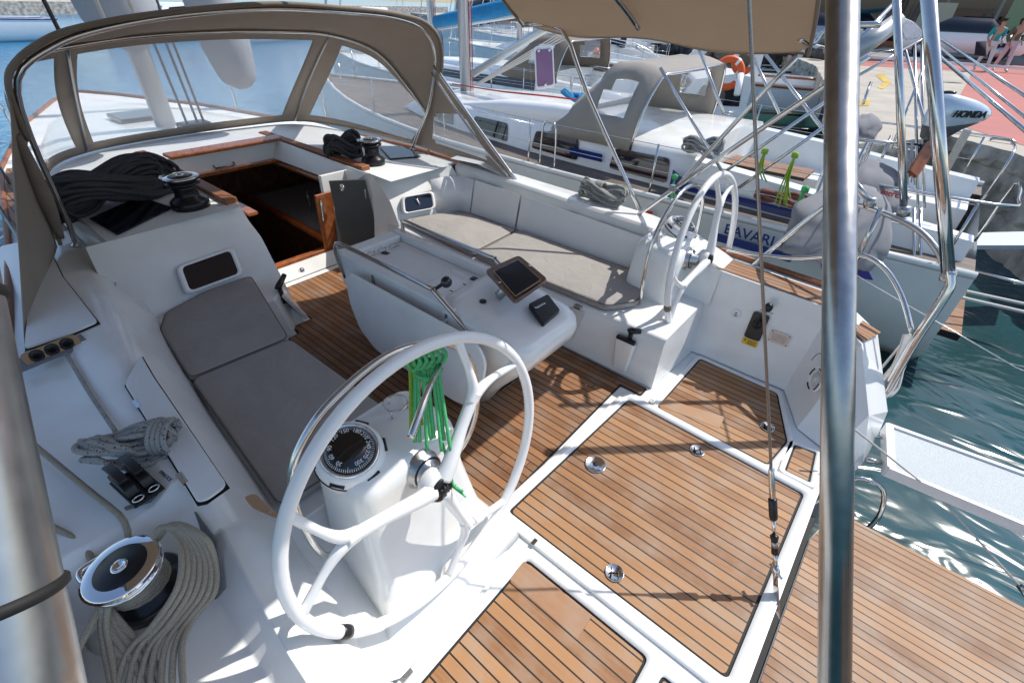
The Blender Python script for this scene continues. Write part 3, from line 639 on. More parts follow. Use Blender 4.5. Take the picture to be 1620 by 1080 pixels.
# box with open tray: side walls, ends, tray floor
X0, X1, YA, YB, ZT = 1.76, 2.98, -1.60, -2.15, .705
b.box((X0, YA - .09, .44), (X1, YA, ZT), GEL); b.box((X0, YB, .44), (X1, YB + .05, ZT), GEL)
b.box((X1 - .12, YB + .051, .44), (X1, YA - .091, ZT - .002), GEL); b.box((X0, YB + .051, .44), (X0 + .06, YA - .091, ZT - .002), GEL)
b.box((X0 + .061, YB + .051, .46), (X1 - .121, YA - .091, .655), GEL)
b.build('table_box', tb, bevel=.018, seg=4)
b = MB(); b.prism(rr(2.2, -2.02, 2.75, -1.72, .05), .655, .66, GELR); b.build('tray_lid', tb, bevel=.003)
for p in ((2.76, -1.87), (2.0, -2.03)): b = MB(); b.box((p[0] - .03, p[1] - .02, .656), (p[0] + .03, p[1] + .02, .664), ANOD); b.build('latch', tb, bevel=.003)
for x_, s in ((2.80, 1), (1.93, -1)):     # wire bottle racks
    b = MB()
    for k in range(3): y = -1.74 - k * .10; b.tube([(x_, y, .655), (x_, y, .685), (x_, y - .03, .70), (x_, y - .06, .685), (x_, y - .06, .655)], .0035, SS, seg=6, sub=3)
    b.tube([(x_, -1.72, .66), (x_, -2.03, .66)], .0035, SS, seg=6); b.build('bottle_rack', tb)
for k in (-1.80, -1.92): b = MB(); b.tube([(1.84, k, .667), (2.0, k, .667)], .004, BLK, seg=6); b.build('elastic_cord', tb)
# console with instruments, aft end
b = MB()
def cr(z, x0, x1, w, r, sl=0): return [(x, y, z + sl * (x - x0) / (x1 - x0)) for x, y in rr(x0, -1.90 - w, x1, -1.90 + w, r, 6)]
b.loft([cr(.0, 1.60, 1.92, .22, .05), cr(.22, 1.46, 1.95, .25, .06), cr(.43, 1.285, 1.96, .285, .08), cr(.47, 1.25, 1.96, .30, .10), cr(.56, 1.215, 1.96, .31, .13), cr(.615, 1.225, 1.95, .305, .13, .055), cr(.645, 1.26, 1.92, .285, .12, .065), cr(.656, 1.31, 1.86, .25, .10, .07), cr(.658, 1.4, 1.80, .2, .10, .07)], GEL)
b.build('console', tb)
b = MB(); dq = [(1.237,-1.7,0.573), (1.215, -1.70, .40), (1.2, -2.08, .44), (1.33, -2.1, .18), (1.5, -1.78, .1)]
b.slab(rpoly([(1.30, -1.68, .40), (1.30, -2.12, .40), (1.435, -2.09, .22), (1.575, -2.06, .04), (1.575, -1.74, .04), (1.435, -1.71, .22)], .03), GELR, .012, (.02, 0, 0)); b.build('console_door', tb, bevel=.004)
# leaves hanging each side
def leaf(y, tilt, nm='table_leaf'):
    b = MB(); s = 1 if y > -1.87 else -1
    pts = [(2.74, .60), (2.68, .665), (1.60, .665), (1.46, .64), (1.40, .56), (1.42, .32), (1.50, .20), (1.62, .17), (2.42, .17), (2.60, .26), (2.70, .42)]
    b.slab(rpoly([(x, y + s * (.665 - z) * tilt, z) for x, z in pts], .05, 5), GEL, .022, (0, -s, 0)); return b.build(nm, tb, bevel=.008)
leaf(-1.50, .12); leaf(-2.22, .05)
for x_ in (2.55, 1.82):
    b = MB(); b.box((x_ - .012, -1.598, .60), (x_ + .012, -1.515, .62), SS); b.box((x_ - .012, -1.60, .56), (x_ + .012, -1.592, .66), SS); b.build('leaf_bracket', tb)
for yy in (-1.60, -2.16):
    s = 1 if yy > -1.87 else -1
    b = MB(); b.tube([(2.93, yy - s * .01, .50), (2.94, yy + s * .02, .66), (2.93, yy + s * .02, .76), (2.88, yy + s * .01, .785), (2.6, yy, .785), (1.98, yy, .785), (1.92, yy, .775), (1.62, yy + s * .0, .60), (1.58, yy, .54)], .016, SS, seg=10, sub=4)
    b.build('grab_rail', tb)
b = MB(); b.tube([(2.55, -1.66, .30), (2.52, -1.60, .12), (2.46, -1.56, .05), (2.2, -1.55, .045), (1.75, -1.55, .045), (1.70, -1.60, .06), (1.68, -1.66, .3)], .018, SS, seg=8, sub=4); b.build('table_foot', tb)
b = MB(); b.tube([(2.55, -2.1, .30), (2.52, -2.12, .12), (2.46, -2.13, .05), (2.2, -2.13, .045), (1.75, -2.13, .045), (1.68, -2.1, .3)], .018, SS, seg=8, sub=4); b.build('table_foot', tb)
# display bracket: bronze grey frame with tablet-like screen
def plate(name, par, P, m, t, r=.02, bev=.004, dn=None):
    P = [Vector(p) for p in P]
    if (P[1] - P[0]).cross(P[2] - P[0]).z < 0: P.reverse()
    b = MB(); b.slab(rpoly(P, r, 5), m, t, dn); return b.build(name, par, bevel=bev)
Q = [(1.647,-1.76,0.95), (1.61,-2.02,0.965), (1.423,-2.06,0.86), (1.454,-1.8,0.792)]
Q = [Vector(q) for q in [(1.76, -1.71, .845), (1.66, -2.06, .90), (1.38, -2.02, .895), (1.47, -1.69, .80)]]
DSP = thing('display_screen', 'dark flat display in a bronze-grey frame tilted on top of the table console', 'display', (1.55, -1.88, .7))
Q = [Vector((1.814,-1.932,0.83)), Vector((1.743,-2.18,0.87)), Vector((1.431,-2.078,0.85)), Vector((1.458,-1.798,0.8))]
plate('frame', DSP, Q, mat('bronze_metal', (.23, .17, .14), .3, .8, noise=.15, nscale=20), .022, r=.035)
qc = sum(Q, Vector()) / 4; nn = (Q[1] - Q[0]).cross(Q[2] - Q[0]).normalized(); nn = nn if nn.z > 0 else -nn
S_ = [Vector((1.745,-1.945,0.836)), Vector((1.696,-2.117,0.868)), Vector((1.451,-2.023,0.856)), Vector((1.486,-1.837,0.814))]
plate('screen', DSP, [p + nn * .006 for p in S_], mat('screen_glass', (.02, .022, .03), .2, spec=.25), .003, r=.006, bev=0)
plate('bezel', DSP, [qc + (p - qc) * 1.06 + nn * .003 for p in S_], SS, .003, r=.008, bev=0)
b = MB(); b.tube([qc - nn * .02, (1.66, -1.88, .72)], .03, SSB); b.build('mount', DSP)
for p in (Q[0].lerp(Q[3], .45) + nn * .003, Q[1].lerp(Q[2], .45) + nn * .003): b = MB(); b.lathe([(.009, 0), (.009, .004), (0, .005)], CHROME, p + (qc - p) * .12, nn, seg=10); b.build('screw', DSP)
PLT = thing('autopilot_display', 'small black square instrument cover set in the table console top', 'instrument', (1.4, -2.0, .68))
Q2 = [Vector((1.475,-1.953,0.715)), Vector((1.46,-2.132,0.715)), Vector((1.318,-2.074,0.68)), Vector((1.299,-1.877,0.68))]
plate('cover', PLT, Q2, BLK, .03, r=.02, bev=.007, dn=None)
q2n = (Q2[1] - Q2[0]).cross(Q2[2] - Q2[0]).normalized(); q2n = q2n if q2n.z > 0 else -q2n
ex = (Q2[1] - Q2[0]).normalized(); text_obj('Raymarine', 'logo', Q2[0].lerp(Q2[3], .34) + ex * .022 + q2n * .003, axes(ex, q2n.cross(ex)), .021, WHT, PLT, ext=.0004, bold=.0004)
b = MB(); b.lathe([(.022, 0), (.022, .006), (.012, .008), (0, .004)], BLK, (1.696,-1.787,0.712), (-.1, 0, 1), seg=16); o = b.build('deck_socket'); tag(o, 'small round black socket on the table console, left of the display', 'socket')
b = MB(); b.lathe([(.033, -.01), (.038, 0), (.03, .02), (0, .028)], DGLASS, (1.918,-1.699,0.8), (-.9, .2, .35), seg=20); b.tube([(1.918,-1.699,0.8), (2.014,-1.697,0.72), (2.021,-1.674,0.7)], .012, BLK, sub=3); o = b.build('cockpit_light'); tag(o, 'small round black lamp on a bent stem clipped to the near table rail', 'lamp')

# ============================================================= THROTTLE PANEL, LABELS, SPEAKER
yq = lambda z: -3.20 - z * .18
FN = Vector((0, .98, .18)).normalized(); FX = Vector((-1, 0, 0)); FU = Vector((0, -.18, .98)).normalized()
def onface(x, z, d=0): return Vector((x, yq(z), z)) + FN * d
def rect(name, par, x0, x1, z0, z1, d, t, m, r=.01, bev=.002):
    b = MB(); b.slab(rpoly([onface(x0, z0, d), onface(x1, z0, d), onface(x1, z1, d), onface(x0, z1, d)], r), m, t, tuple(-FN * t)); return b.build(name, par, bevel=bev)
th = thing('throttle_lever', 'black engine throttle lever with ball knob on the white cockpit side', 'throttle', onface(.43, .36))
rect('plate', th, .48, .37, .27, .47, .014, .02, ANOD, .02)
b = MB(); b.lathe([(.032, 0), (.032, .02), (.02, .03), (0, .03)], BLK, onface(.425, .39, .012), FN, seg=16); b.tube([onface(.425, .39, .035), onface(.42, .46, .07), onface(.40, .53, .08)], [.014, .011, .013], BLK, sub=4); b.lathe([(.0, -.03), (.02, -.026), (.027, -.01), (.027, .012), (.018, .028), (0, .031)], BLK, onface(.395, .545, .082), (-.05, -.15, 1), seg=16); b.build('lever', th)
rect('scale_marks', th, .44, .39, .502, .506, .003, .003, RUB, 0, 0); rect('scale_marks', th, .45, .36, .488, .491, .003, .003, RUB, 0, 0)
yl = rect('warning_label', None, .48, .375, .215, .262, .003, .003, YEL, .004, 0); tag(yl, 'yellow warning sticker just under the black throttle plate', 'sticker')
b = MB(); b.slab([onface(.47, .24, .0045), onface(.455, .24, .0045), onface(.4625, .256, .0045)], RUB, .001); b.build('triangle_mark', yl)
for k in range(3): rect('print_line', yl, .445, .385, .224 + k * .011, .228 + k * .011, .0045, .001, RUB, 0, 0)
pl = rect('builder_plate', None, .33, .20, .30, .385, .004, .004, mat('etched_plate', (.55, .50, .45), .35, .3, noise=.1, nscale=30), .008, 0); tag(pl, 'pale engraved metal plate with small print, aft of the throttle', 'plate')
for k in range(5): rect('print_line', pl, .315, .225 - .01 * (k % 2), .317 + k * .012, .320 + k * .012, .0048, .001, mat('print_red', (.3, .12, .09), .6), 0, 0)
for x_ in (.32, .21):
    for z_ in (.31, .375): b = MB(); b.lathe([(.0045, 0), (.003, .002), (0, .002)], RUB, onface(x_, z_, .004), FN, seg=8); b.build('rivet', pl)
b = MB(); b.lathe([(.036, 0), (.036, .003), (.028, .005), (.026, .0035), (0, .0035)], GELW, onface(.585, .40, .0), FN, seg=24); o = b.build('deck_drain'); tag(o, 'round white cap with a small anchor emblem, forward of the throttle', 'cap')
b = MB(); c0 = onface(.585, .40, .005); b.tube([c0 + FU * .014, c0 - FU * .016], .002, ANOD, seg=5); b.tube([c0 + FX * -.014 - FU * .004, c0 - FU * .016, c0 + FX * .014 - FU * .004], .002, ANOD, seg=5, sub=3); b.tube([c0 - FX * .007 + FU * .008, c0 + FX * .007 + FU * .008], .002, ANOD, seg=5); b.build('emblem', o)
# speaker on the angled aft corner
A_, B_ = Vector((.10, -3.20, 0)), Vector((-.07, -2.86, 0)); Tm = Vector((.06, -3.32, .635)); fn = (B_ - A_).cross(Tm - A_).normalized(); fn = fn if fn.x > 0 else -fn
fn = -fn if fn.y < 0 else fn
sp_ = Vector((-.035, -3.01, .30)); d_ = (sp_ - A_).dot(fn); sp_ = sp_ - fn * d_
spk = thing('speaker', 'round white loudspeaker grille set in the angled aft corner of the cockpit', 'speaker', sp_)
b = MB(); b.lathe([(.085, 0), (.085, .006), (.078, .012), (.068, .010), (.064, .004), (0, .004)], GELW, sp_, fn, seg=36); b.build('rim', spk)
U = fn.orthogonal().normalized(); V = fn.cross(U)
for k in range(4):
    b = MB(); a0 = k * math.pi / 2 + .3; b.tube([sp_ + fn * .011 + (U * math.cos(a0 + j * .12) + V * math.sin(a0 + j * .12)) * .072 for j in range(8)], .0055, BLK, seg=6); b.build('slot', spk)
b = MB()
for k in range(10):
    y = -.045 + k * .01; h = math.sqrt(max(0, .05 ** 2 - y * y)); b.tube([sp_ + fn * .0055 + U * y - V * h, sp_ + fn * .0055 + U * y + V * h], .003, HULLG, seg=5)
b.lathe([(.014, .004), (.014, .009), (0, .01)], GELW, sp_, fn, seg=14); b.build('grille', spk)
b = MB(); b.tube([sp_ + fn * .006 + V * .13 + U * -.10, sp_ + fn * .008 + V * .17 + U * -.04, sp_ + fn * .006 + V * .155 + U * .02, sp_ + fn * .004 + V * .10 + U * .03], .003, GREYC, seg=6, sub=4); o = b.build('loose_cable'); tag(o, 'thin grey cable lying against the panel above the loudspeaker', 'cable')

# ============================================================= PUMP HANDLES IN POCKETS
def handle(label, base, d, pocket):
    t = thing('pump_handle', label, 'pump handle', base, 'pump handles in pockets')
    b = MB(); B = Vector(base); d = Vector(d)
    b.tube([B - Vector((0, 0, .12)), B + Vector((0, 0, .02))], .017, BLK); b.build('shaft', t)
    b = MB(); b.tube([B + Vector((0, 0, .02)) - d * .03, B + Vector((0, 0, .035)), B + d * .12 + Vector((0, 0, .055))], [.024, .024, .018], BLK, seg=10); b.build('grip', t)
handle('black bent pump handle in the pocket beside the companionway step', (3.394,-1.3,0.345), (.4, -.7, .2), 0)
handle('black bent pump handle in the pocket on the far seat front', (1.06, -2.60, .34), (-.5, -.2, -.1), 0)
b = MB(); b.loft([[(1.15, -2.575, .30), (1.14, -2.535, .31), (1.00, -2.535, .31), (.99, -2.575, .30)], [(1.13, -2.575, .05), (1.125, -2.55, .05), (1.03, -2.55, .05), (1.02, -2.575, .05)]], GEL, cap=True, smooth=False); o = b.build('handle_pocket', yacht, bevel=.01)
b = MB(); b.box((1.0, -2.574, .298), (1.14, -2.54, .33), BLK); b.build('pocket_rim', yacht, bevel=.006)
b = MB(); b.slab([(3.36, -1.28, .30), (3.52, -1.34, .31), (3.52, -1.42, .02), (3.36, -1.42, .02)], GEL, .03); b.build('handle_pocket', yacht, bevel=.01)
for x_ in (1.50,):
    b = MB(); b.slab([(x_ + .05, -2.60, .365), (x_ - .06, -2.60, .365), (x_ - .055, -2.59, .34), (x_ + .0, -2.585, .10), (x_ + .02, -2.585, .10), (x_ + .055, -2.59, .34)], HULLG, .01); b.build('locker_recess', yacht, bevel=.004)
    b = MB(); b.box((x_ - .03, -2.61, .375), (x_ + .03, -2.575, .40), SS); b.build('locker_catch', yacht, bevel=.004)
b = MB(); b.tube([(1.56, -2.587, .0), (1.56, -2.59, .36)], .003, RUB, seg=4); b.build('panel_joint', yacht)
# ============================================================= SPRAYHOOD
SH_ = thing('sprayhood', 'taupe canvas sprayhood with clear windows arched over the companionway', 'sprayhood', (5, -2.04, .85))
BA = [(4.35, -.32, .74), (5.5, -.50, .80), (6.15, -.70, .84), (6.42, -1.04, .86), (6.5, -1.5, .87), (6.5, -2.04, .875), (6.48, -2.6, .875), (6.41, -3.25, .86), (5.9, -3.5, .85), (5.2, -3.58, .85), (4.35, -3.6, .85)]
MI = [(4.13, -.42, 1.45), (4.7, -.52, 1.70), (4.95, -.70, 1.82), (5.0, -.98, 1.87), (5.02, -1.45, 1.92), (5.02, -2.04, 1.94), (5.02, -2.6, 1.93), (5.0, -3.12, 1.89), (4.8, -3.50, 1.74), (4.52, -3.66, 1.42), (4.25, -3.68, 1.16)]
AR = [(4.12, -.42, 1.47), (3.98, -.46, 1.80), (3.95, -.68, 1.97), (3.95, -.98, 2.05), (3.95, -1.45, 2.11), (3.95, -2.04, 2.15), (3.95, -2.6, 2.13), (3.95, -3.14, 2.09), (3.95, -3.50, 2.0), (4.0, -3.68, 1.76), (4.14, -3.68, 1.22)]
def cat(P, t):
    n = len(P) - 1; i = min(int(t * n), n - 1); f = t * n - i; P = [Vector(p) for p in P]
    p0 = P[max(i - 1, 0)]; p1 = P[i]; p2 = P[i + 1]; p3 = P[min(i + 2, n)]
    return .5 * ((2 * p1) + (-p0 + p2) * f + (2 * p0 - 5 * p1 + 4 * p2 - p3) * f * f + (-p0 + 3 * p1 - 3 * p2 + p3) * f ** 3)
NT = 100; rows = [0, .03, .06, .09] + [.09 + .82 * k / 10 for k in range(1, 10)] + [.91, .94, .97, 1]
G = []
for i in range(NT + 1):
    t = i / NT; B0, M0 = cat(BA, t), cat(MI, t); r_ = []
    for s in rows:
        p = B0.lerp(M0, s); bul = math.sin(math.pi * s) * .07; c_ = Vector((4.6, -2.04, p.z)); d = (p - c_); d.z = .3; p = p + d.normalized() * bul; r_.append(p)
    G.append(r_)
WIN = [(.03, .278), (.322, .672), (.728, .975)]
def inwin(i, j):
    t = (i + .5) / NT; s = (rows[j] + rows[j + 1]) / 2
    for a, b_ in WIN:
        if a < t < b_ and .09 < s < .91:
            # rounded corners
            dx = min(t - a, b_ - t) * 9; dy = min(s - .09, .91 - s) * 1.1
            if dx < .09 and dy < .10 and (.09 - dx) ** 2 + (.10 - dy) ** 2 > .0085: return False
            return True
    return False
b = MB(); b.grid(G, CANV, skip=inwin); b.build('front_canvas', SH_, solid=.004)
for a, b_ in WIN:
    b = MB(); i0, i1 = int(a * NT) - 1, int(b_ * NT) + 2; b.grid([[p - (Vector((4.6, -2.04, p.z)) - p).normalized() * .003 for p in r_[2:-2]] for r_ in G[max(0, i0):i1]], VINYL); b.build('window', SH_)
TP = []
for i in range(NT + 1):
    t = i / NT; M0, A0_ = cat(MI, t), cat(AR, t); TP.append([M0.lerp(A0_, s) + Vector((0, 0, -.035 * math.sin(math.pi * s) * (1 if .2 < t < .8 else .5) + .012 * math.sin(t * 50) * math.sin(math.pi * s))) for s in [k / 8 for k in range(9)]])
b = MB(); b.grid(TP, CANV); b.build('top_canvas', SH_, solid=.004)
b = MB(); b.tube([cat(AR, k / 60) + Vector((-.005, 0, -.012)) for k in range(61)], .017, CANVD, seg=8); b.build('canvas_edging', SH_)
for a in (.30, .70):
    b = MB(); b.tube([cat(BA, a) + (cat(MI, a) - cat(BA, a)) * s + Vector((.045 * math.sin(math.pi * s), 0, .0)) - Vector((.03, 0, -.02)) for s in [k / 8 for k in range(9)]], .013, SSB); b.build('window_post', SH_)
b = MB(); b.tube([cat(BA, k / 60) + Vector((-.005, 0, .012)) for k in range(61)], .012, mat('tan_webbing', (.30, .23, .16), .7), seg=6); b.build('base_strip', SH_)
b = MB(); b.tube([(4.36, -.40, .74), (4.28, -.42, .95), (4.14, -.44, 1.45), (4.0, -.50, 1.78), (3.97, -.72, 1.93), (3.97, -1.0, 2.01), (3.97, -1.45, 2.075), (3.97, -2.04, 2.11), (3.97, -2.6, 2.09), (3.97, -3.12, 2.05), (3.98, -3.46, 1.95), (4.03, -3.62, 1.72), (4.14, -3.60, 1.3), (4.30, -3.53, .98), (4.36, -3.50, .85)], .0165, SS, sub=4); b.build('aft_bow', SH_)
b = MB(); b.tube([p + Vector((0, 0, -.02)) for p in [cat(MI, .03 + .94 * k / 50) for k in range(51)]], .014, SS); b.build('front_bow', SH_)
for P_ in ([(4.30, -.38, .72), (4.2, -.5, .71)], ):
    b = MB(); b.lathe([(.03, 0), (.03, .012), (.012, .02), (.012, .04), (0, .045)], SS, (4.36, -.40, .71), seg=12); b.build('bow_foot', SH_)
b = MB(); b.lathe([(.035, 0), (.035, .012), (.012, .02), (.012, .04), (0, .045)], SS, (4.36, -3.50, .83), seg=12); b.build('bow_foot', SH_)
# side flaps
def flap(a, b_, c_, d, win, y):
    """a top, b_ foot, c_ aft foot ; bilinear patch with a window"""
    n = 22; Gp = [[Vector(a).lerp(Vector(d), u).lerp(Vector(b_).lerp(Vector(c_), u), v) + Vector((0, y * math.sin(math.pi * u) * math.sin(math.pi * v), 0)) for v in [k / n for k in range(n + 1)]] for u in [k / n for k in range(n + 1)]]
    ins = lambda i, j: win and .12 < (i + .5) / n < .86 and .40 < (j + .5) / n < .88 and not ((i < 4 or i > 17) and (j < 10 or j > 17))
    m_ = MB(); m_.grid(Gp, CANV, skip=ins); m_.build('side_flap', SH_, solid=.004)
    if win: m_ = MB(); m_.grid([r_[7:n - 1] for r_ in Gp[2:n - 2]], VINYL); m_.build('side_window', SH_)
flap((4.10, -3.64, 1.45), (4.35, -3.60, .85), (2.88, -3.50, .80), (4.0, -3.62, 1.62), True, -.03)
flap((4.12, -.40, 1.47), (4.37, -.30, .73), (3.25, .12, .63), (4.0, -.44, 1.72), False, .05)
b = MB(); b.tube([(4.0, -3.57, 1.66), (3.4, -3.54, 1.20), (2.86, -3.49, .82)], .016, SS, sub=4); b.tube([(4.03, -3.56, 1.60), (3.45, -3.53, 1.13), (2.95, -3.48, .84)], .011, SS, sub=4); b.build('side_strut', SH_)
b = MB(); b.tube([(4.05, -.38, 1.5), (4.2, -.36, 1.1), (4.33, -.34, .8)], [.02, .045, .02], CANVD, sub=4); b.build('rolled_flap', SH_)

# ============================================================= BIMINI
BM = thing('bimini', 'taupe canvas bimini awning overhead, its drooping far edge at the top of the view', 'bimini', (1.8, -2.0, 2.4))
pr_ = [(.9, 2.50), (.2, 2.56), (-.8, 2.58), (-1.6, 2.56), (-2.3, 2.48), (-2.8, 2.37), (-3.2, 2.22), (-3.45, 2.10), (-3.62, 1.99)]  # port side stretched overhead, unseen, to shade more of the port deck
def bx0(y): return .74 - .13 * (y + 3.6)  # unseen part of the aft edge skewed to set its shade line
def bx1(y): return 2.94 if y < -3.1 else 2.94 + .95 * min(1, (y + 3.1) / .6)  # front bulge added out of view to shade the port bulkhead
G = []
for i in range(15):
    f = i / 14; G.append([Vector((bx0(y) + (bx1(y) - bx0(y)) * f, y, z - .04 * math.sin(math.pi * f * 2) ** 2 - (.02 if j == 8 and 0 < f < 1 else 0) + .05 * f)) for j, (y, z) in enumerate(pr_)])
b = MB(); b.grid(G, CANVB); b.build('canopy', BM, solid=.004, sub=1)
for f in (.004, .996):
    b = MB(); b.tube([(bx0(y) + (bx1(y) - bx0(y)) * f, y, z - .014 + .05 * f) for y, z in pr_], .011, CANVD, sub=3); b.build('bow', BM)
b = MB(); b.tube([(1.8, y, z - .035) for y, z in pr_[:-1]], .016, SS, sub=3); b.build('bow', BM)
b = MB(); b.tube([(.78 + .27 * k, -3.62, 1.985 + .006 * k) for k in range(8)], .010, CANVD, seg=6); b.build('hem', BM)
b = MB(); b.tube([(2.88, -3.58, 2.04), (2.5, -3.56, 2.02), (2.2, -3.56, 1.6), (1.6, -3.56, .84)], .0165, SS, sub=3); b.build('bimini_leg', BM)
b = MB(); b.tube([(1.62, -3.56, .72), (1.58, -3.56, .82), (1.0, -3.56, 1.43), (.44, -3.56, 2.0)], .017, SS, sub=3); b.build('bimini_leg', BM)
b = MB(); b.tube([(1.35, -3.56, 1.06), (1.1, -3.56, 1.48), (.80, -3.56, 1.97)], .015, SS, sub=3); b.build('bimini_leg', BM)
b = MB(); b.box((1.33, -3.585, 1.04), (1.39, -3.535, 1.09), SSB); b.build('clamp', BM, bevel=.01)
b = MB(); b.tube([(.80, -3.5, 2.06), (.74, -3.58, 2.04), (.70, -3.60, 2.1), (.60, -3.6, 2.13), (.45, -3.6, 2.14)], .016, SS, sub=4); b.build('bimini_leg', BM)

# ============================================================= POLES AND STAY IN FRONT OF THE CAMERA
b = MB(); b.tube([(0.187,-0.917,2.253), (-0.203,-0.467,1.431)], .0198, SSB, seg=32); o = b.build('support_pole'); tag(o, 'thick brushed stainless pole running the full height of the view, right of centre', 'pole')
b = MB(); b.tube([(0.446,0.028,2.074), (0.441,0.03,2.068), (0.297,0.108,1.858), (0.272,0.122,1.821)], .0325, SSB, seg=40); o = b.build('support_pole'); tag(o, 'thick stainless pole close at the left edge with two black bands', 'pole')
for q in ((-44, 493), (26, 963)):
    pass
pa, pb = Vector((0.441,0.03,2.068)), Vector((0.297,0.108,1.858)); ax_ = (pb - pa).normalized()
for f in (.10, .815): b = MB(); b.lathe([(.0327, -.004), (.0352, -.002), (.0352, .002), (.0327, .004)], RUB, pa.lerp(pb, f), ax_, seg=40); b.build('band', o)
st = thing('backstay', 'taut wire backstay with black and chrome turnbuckles, ending at the edge of the main hatch', 'stay', (-.31, -1.62, 0))
S0 = Vector((-.30, -1.62, -.02)); SD = Vector((.415, -.14, 1)); at_ = lambda z: S0 + SD * (z - S0.z)
b = MB(); b.tube([at_(.62), at_(6)], .0062, mat('wire_rope', (.38, .37, .36), .4, .8, noise=.3, nscale=220), seg=8); b.build('wire', st)
b = MB(); b.tube([at_(.50), at_(.505), at_(.62), at_(.64)], [.011, .013, .0115, .007], SS, seg=12); b.build('swage_terminal', st)
b = MB(); b.tube([at_(.40), at_(.41), at_(.495), at_(.50)], [.012, .0175, .0175, .011], BLK, seg=12); b.build('turnbuckle_cover', st)
b = MB(); b.tube([at_(.325), at_(.40)], .0075, CHROME, seg=10); b.build('screw', st)
b = MB(); b.tube([at_(.235), at_(.24), at_(.27), at_(.30), at_(.322), at_(.33)], [.011, .016, .014, .014, .018, .010], BLK, seg=12); b.tube([at_(.272), at_(.298)], .0148, SSB); b.build('turnbuckle', st)
b = MB(); b.tube([at_(.165), at_(.24)], .0085, SS, seg=10); b.build('screw', st)
b = MB(); b.tube([at_(.15) + Vector((-.03, .02, 0)), at_(.15) + Vector((.03, -.02, 0))], .007, SS, seg=8); b.tube([at_(.125), at_(.15), at_(.175)], [.012, .018, .012], SS, seg=10); b.build('toggle', st)
b = MB(); b.slab([at_(.13) + Vector((.012, -.012, 0)), at_(.13) - Vector((.012, -.012, 0)), S0 - Vector((.018, -.016, 0)) + Vector((-.02, 0, -.06)), S0 + Vector((.018, -.016, 0)) + Vector((-.02, 0, -.06))], SS, .005); b.build('chainplate', st)

# ============================================================= WINCHES
def winch(label, c_, r, h, top_only=False, group='deck winches', ax=(0, 0, 1)):
    t = thing('winch', label, 'winch', c_, group); c0 = Vector(c_); A = Vector(ax).normalized()
    b = MB(); b.lathe([(r * 1.0, 0), (r * 1.0, h * .2), (r * .92, h * .27), (r * .66, h * .36), (r * .60, h * .45), (r * .60, h * .62), (r * .68, h * .72), (r * .6, h * .72)], ANOD, c_, A, seg=36); b.build('drum', t)
    b = MB(); b.lathe([(r * .60, h * .74), (r * .86, h * .76), (r * .90, h * .80), (r * .86, h * .84), (r * .70, h * .86), (r * .72, h * .9), (r * .92, h * .91), (r * .95, h * .96), (r * .86, h * 1.0), (r * .60, h * 1.0)], ANOD if r != .125 else CHROME, c_, A, seg=36); b.lathe([(r * .95, h * .965), (r * .86, h * 1.003), (r * .60, h * 1.004)], CHROME, c_, A, seg=36); j = b.build('self_tailer', t)
    b = MB(); b.lathe([(r * .64, h * 1.0), (r * .62, h * 1.012), (0, h * 1.015)], BLK, c_, A, seg=36); cpp = b.build('cap', t)
    b = MB(); b.lathe([(r * .20, h * 1.016), (r * .20, h * 1.04), (r * .13, h * 1.04), (r * .12, h * 1.02), (0, h * 1.02)], CHROME, c_, A, seg=20)
    U = A.orthogonal().normalized(); V = A.cross(U)
    b.build('handle_socket', cpp)
    b = MB(); b.tube([c0 + A * h * .93 + U * r * .7 + V * r * .35, c0 + A * h * .95 + U * r * 1.08, c0 + A * h * .93 + U * r * .75 - V * r * .4], [r * .08, r * .10, r * .08], CHROME, seg=8, sub=4); b.build('stripper_arm', t)
    return t
WB = Vector((1.48, .165, .475)); WA = Vector((.02, .10, 1))
winch('large chrome-topped black winch on the near coaming, draped with beige rope', WB, .125, .19, ax=WA)
winch('black winch with chrome top on the near side of the hatch, in shade', (4.25, -1.16, RZ + .005), .135, .24)
winch('small black winch with chrome top on the far side of the hatch', (4.22, -2.87, RZ + .005), .115, .24)
# grey cover / basin behind the big winch
b = MB(); b.lathe([(.0, .018), (.13, .018), (.17, .004), (.205, .0)], GEL, (1.5, .17, .44), seg=32); b.build('winch_plinth', yacht)
b = MB(); b.loft([[(1.74, .10, .655), (1.70, .0, .665), (1.60, -.065, .60), (1.45, -.07, .54), (1.30, -.01, .47)], [(1.66, .10, .44), (1.64, .03, .44), (1.56, -.02, .43), (1.45, -.02, .43), (1.32, .03, .42)]], GREYC, closed=False, cap=False)
o = b.build('winch_pocket_liner', yacht, solid=.006)

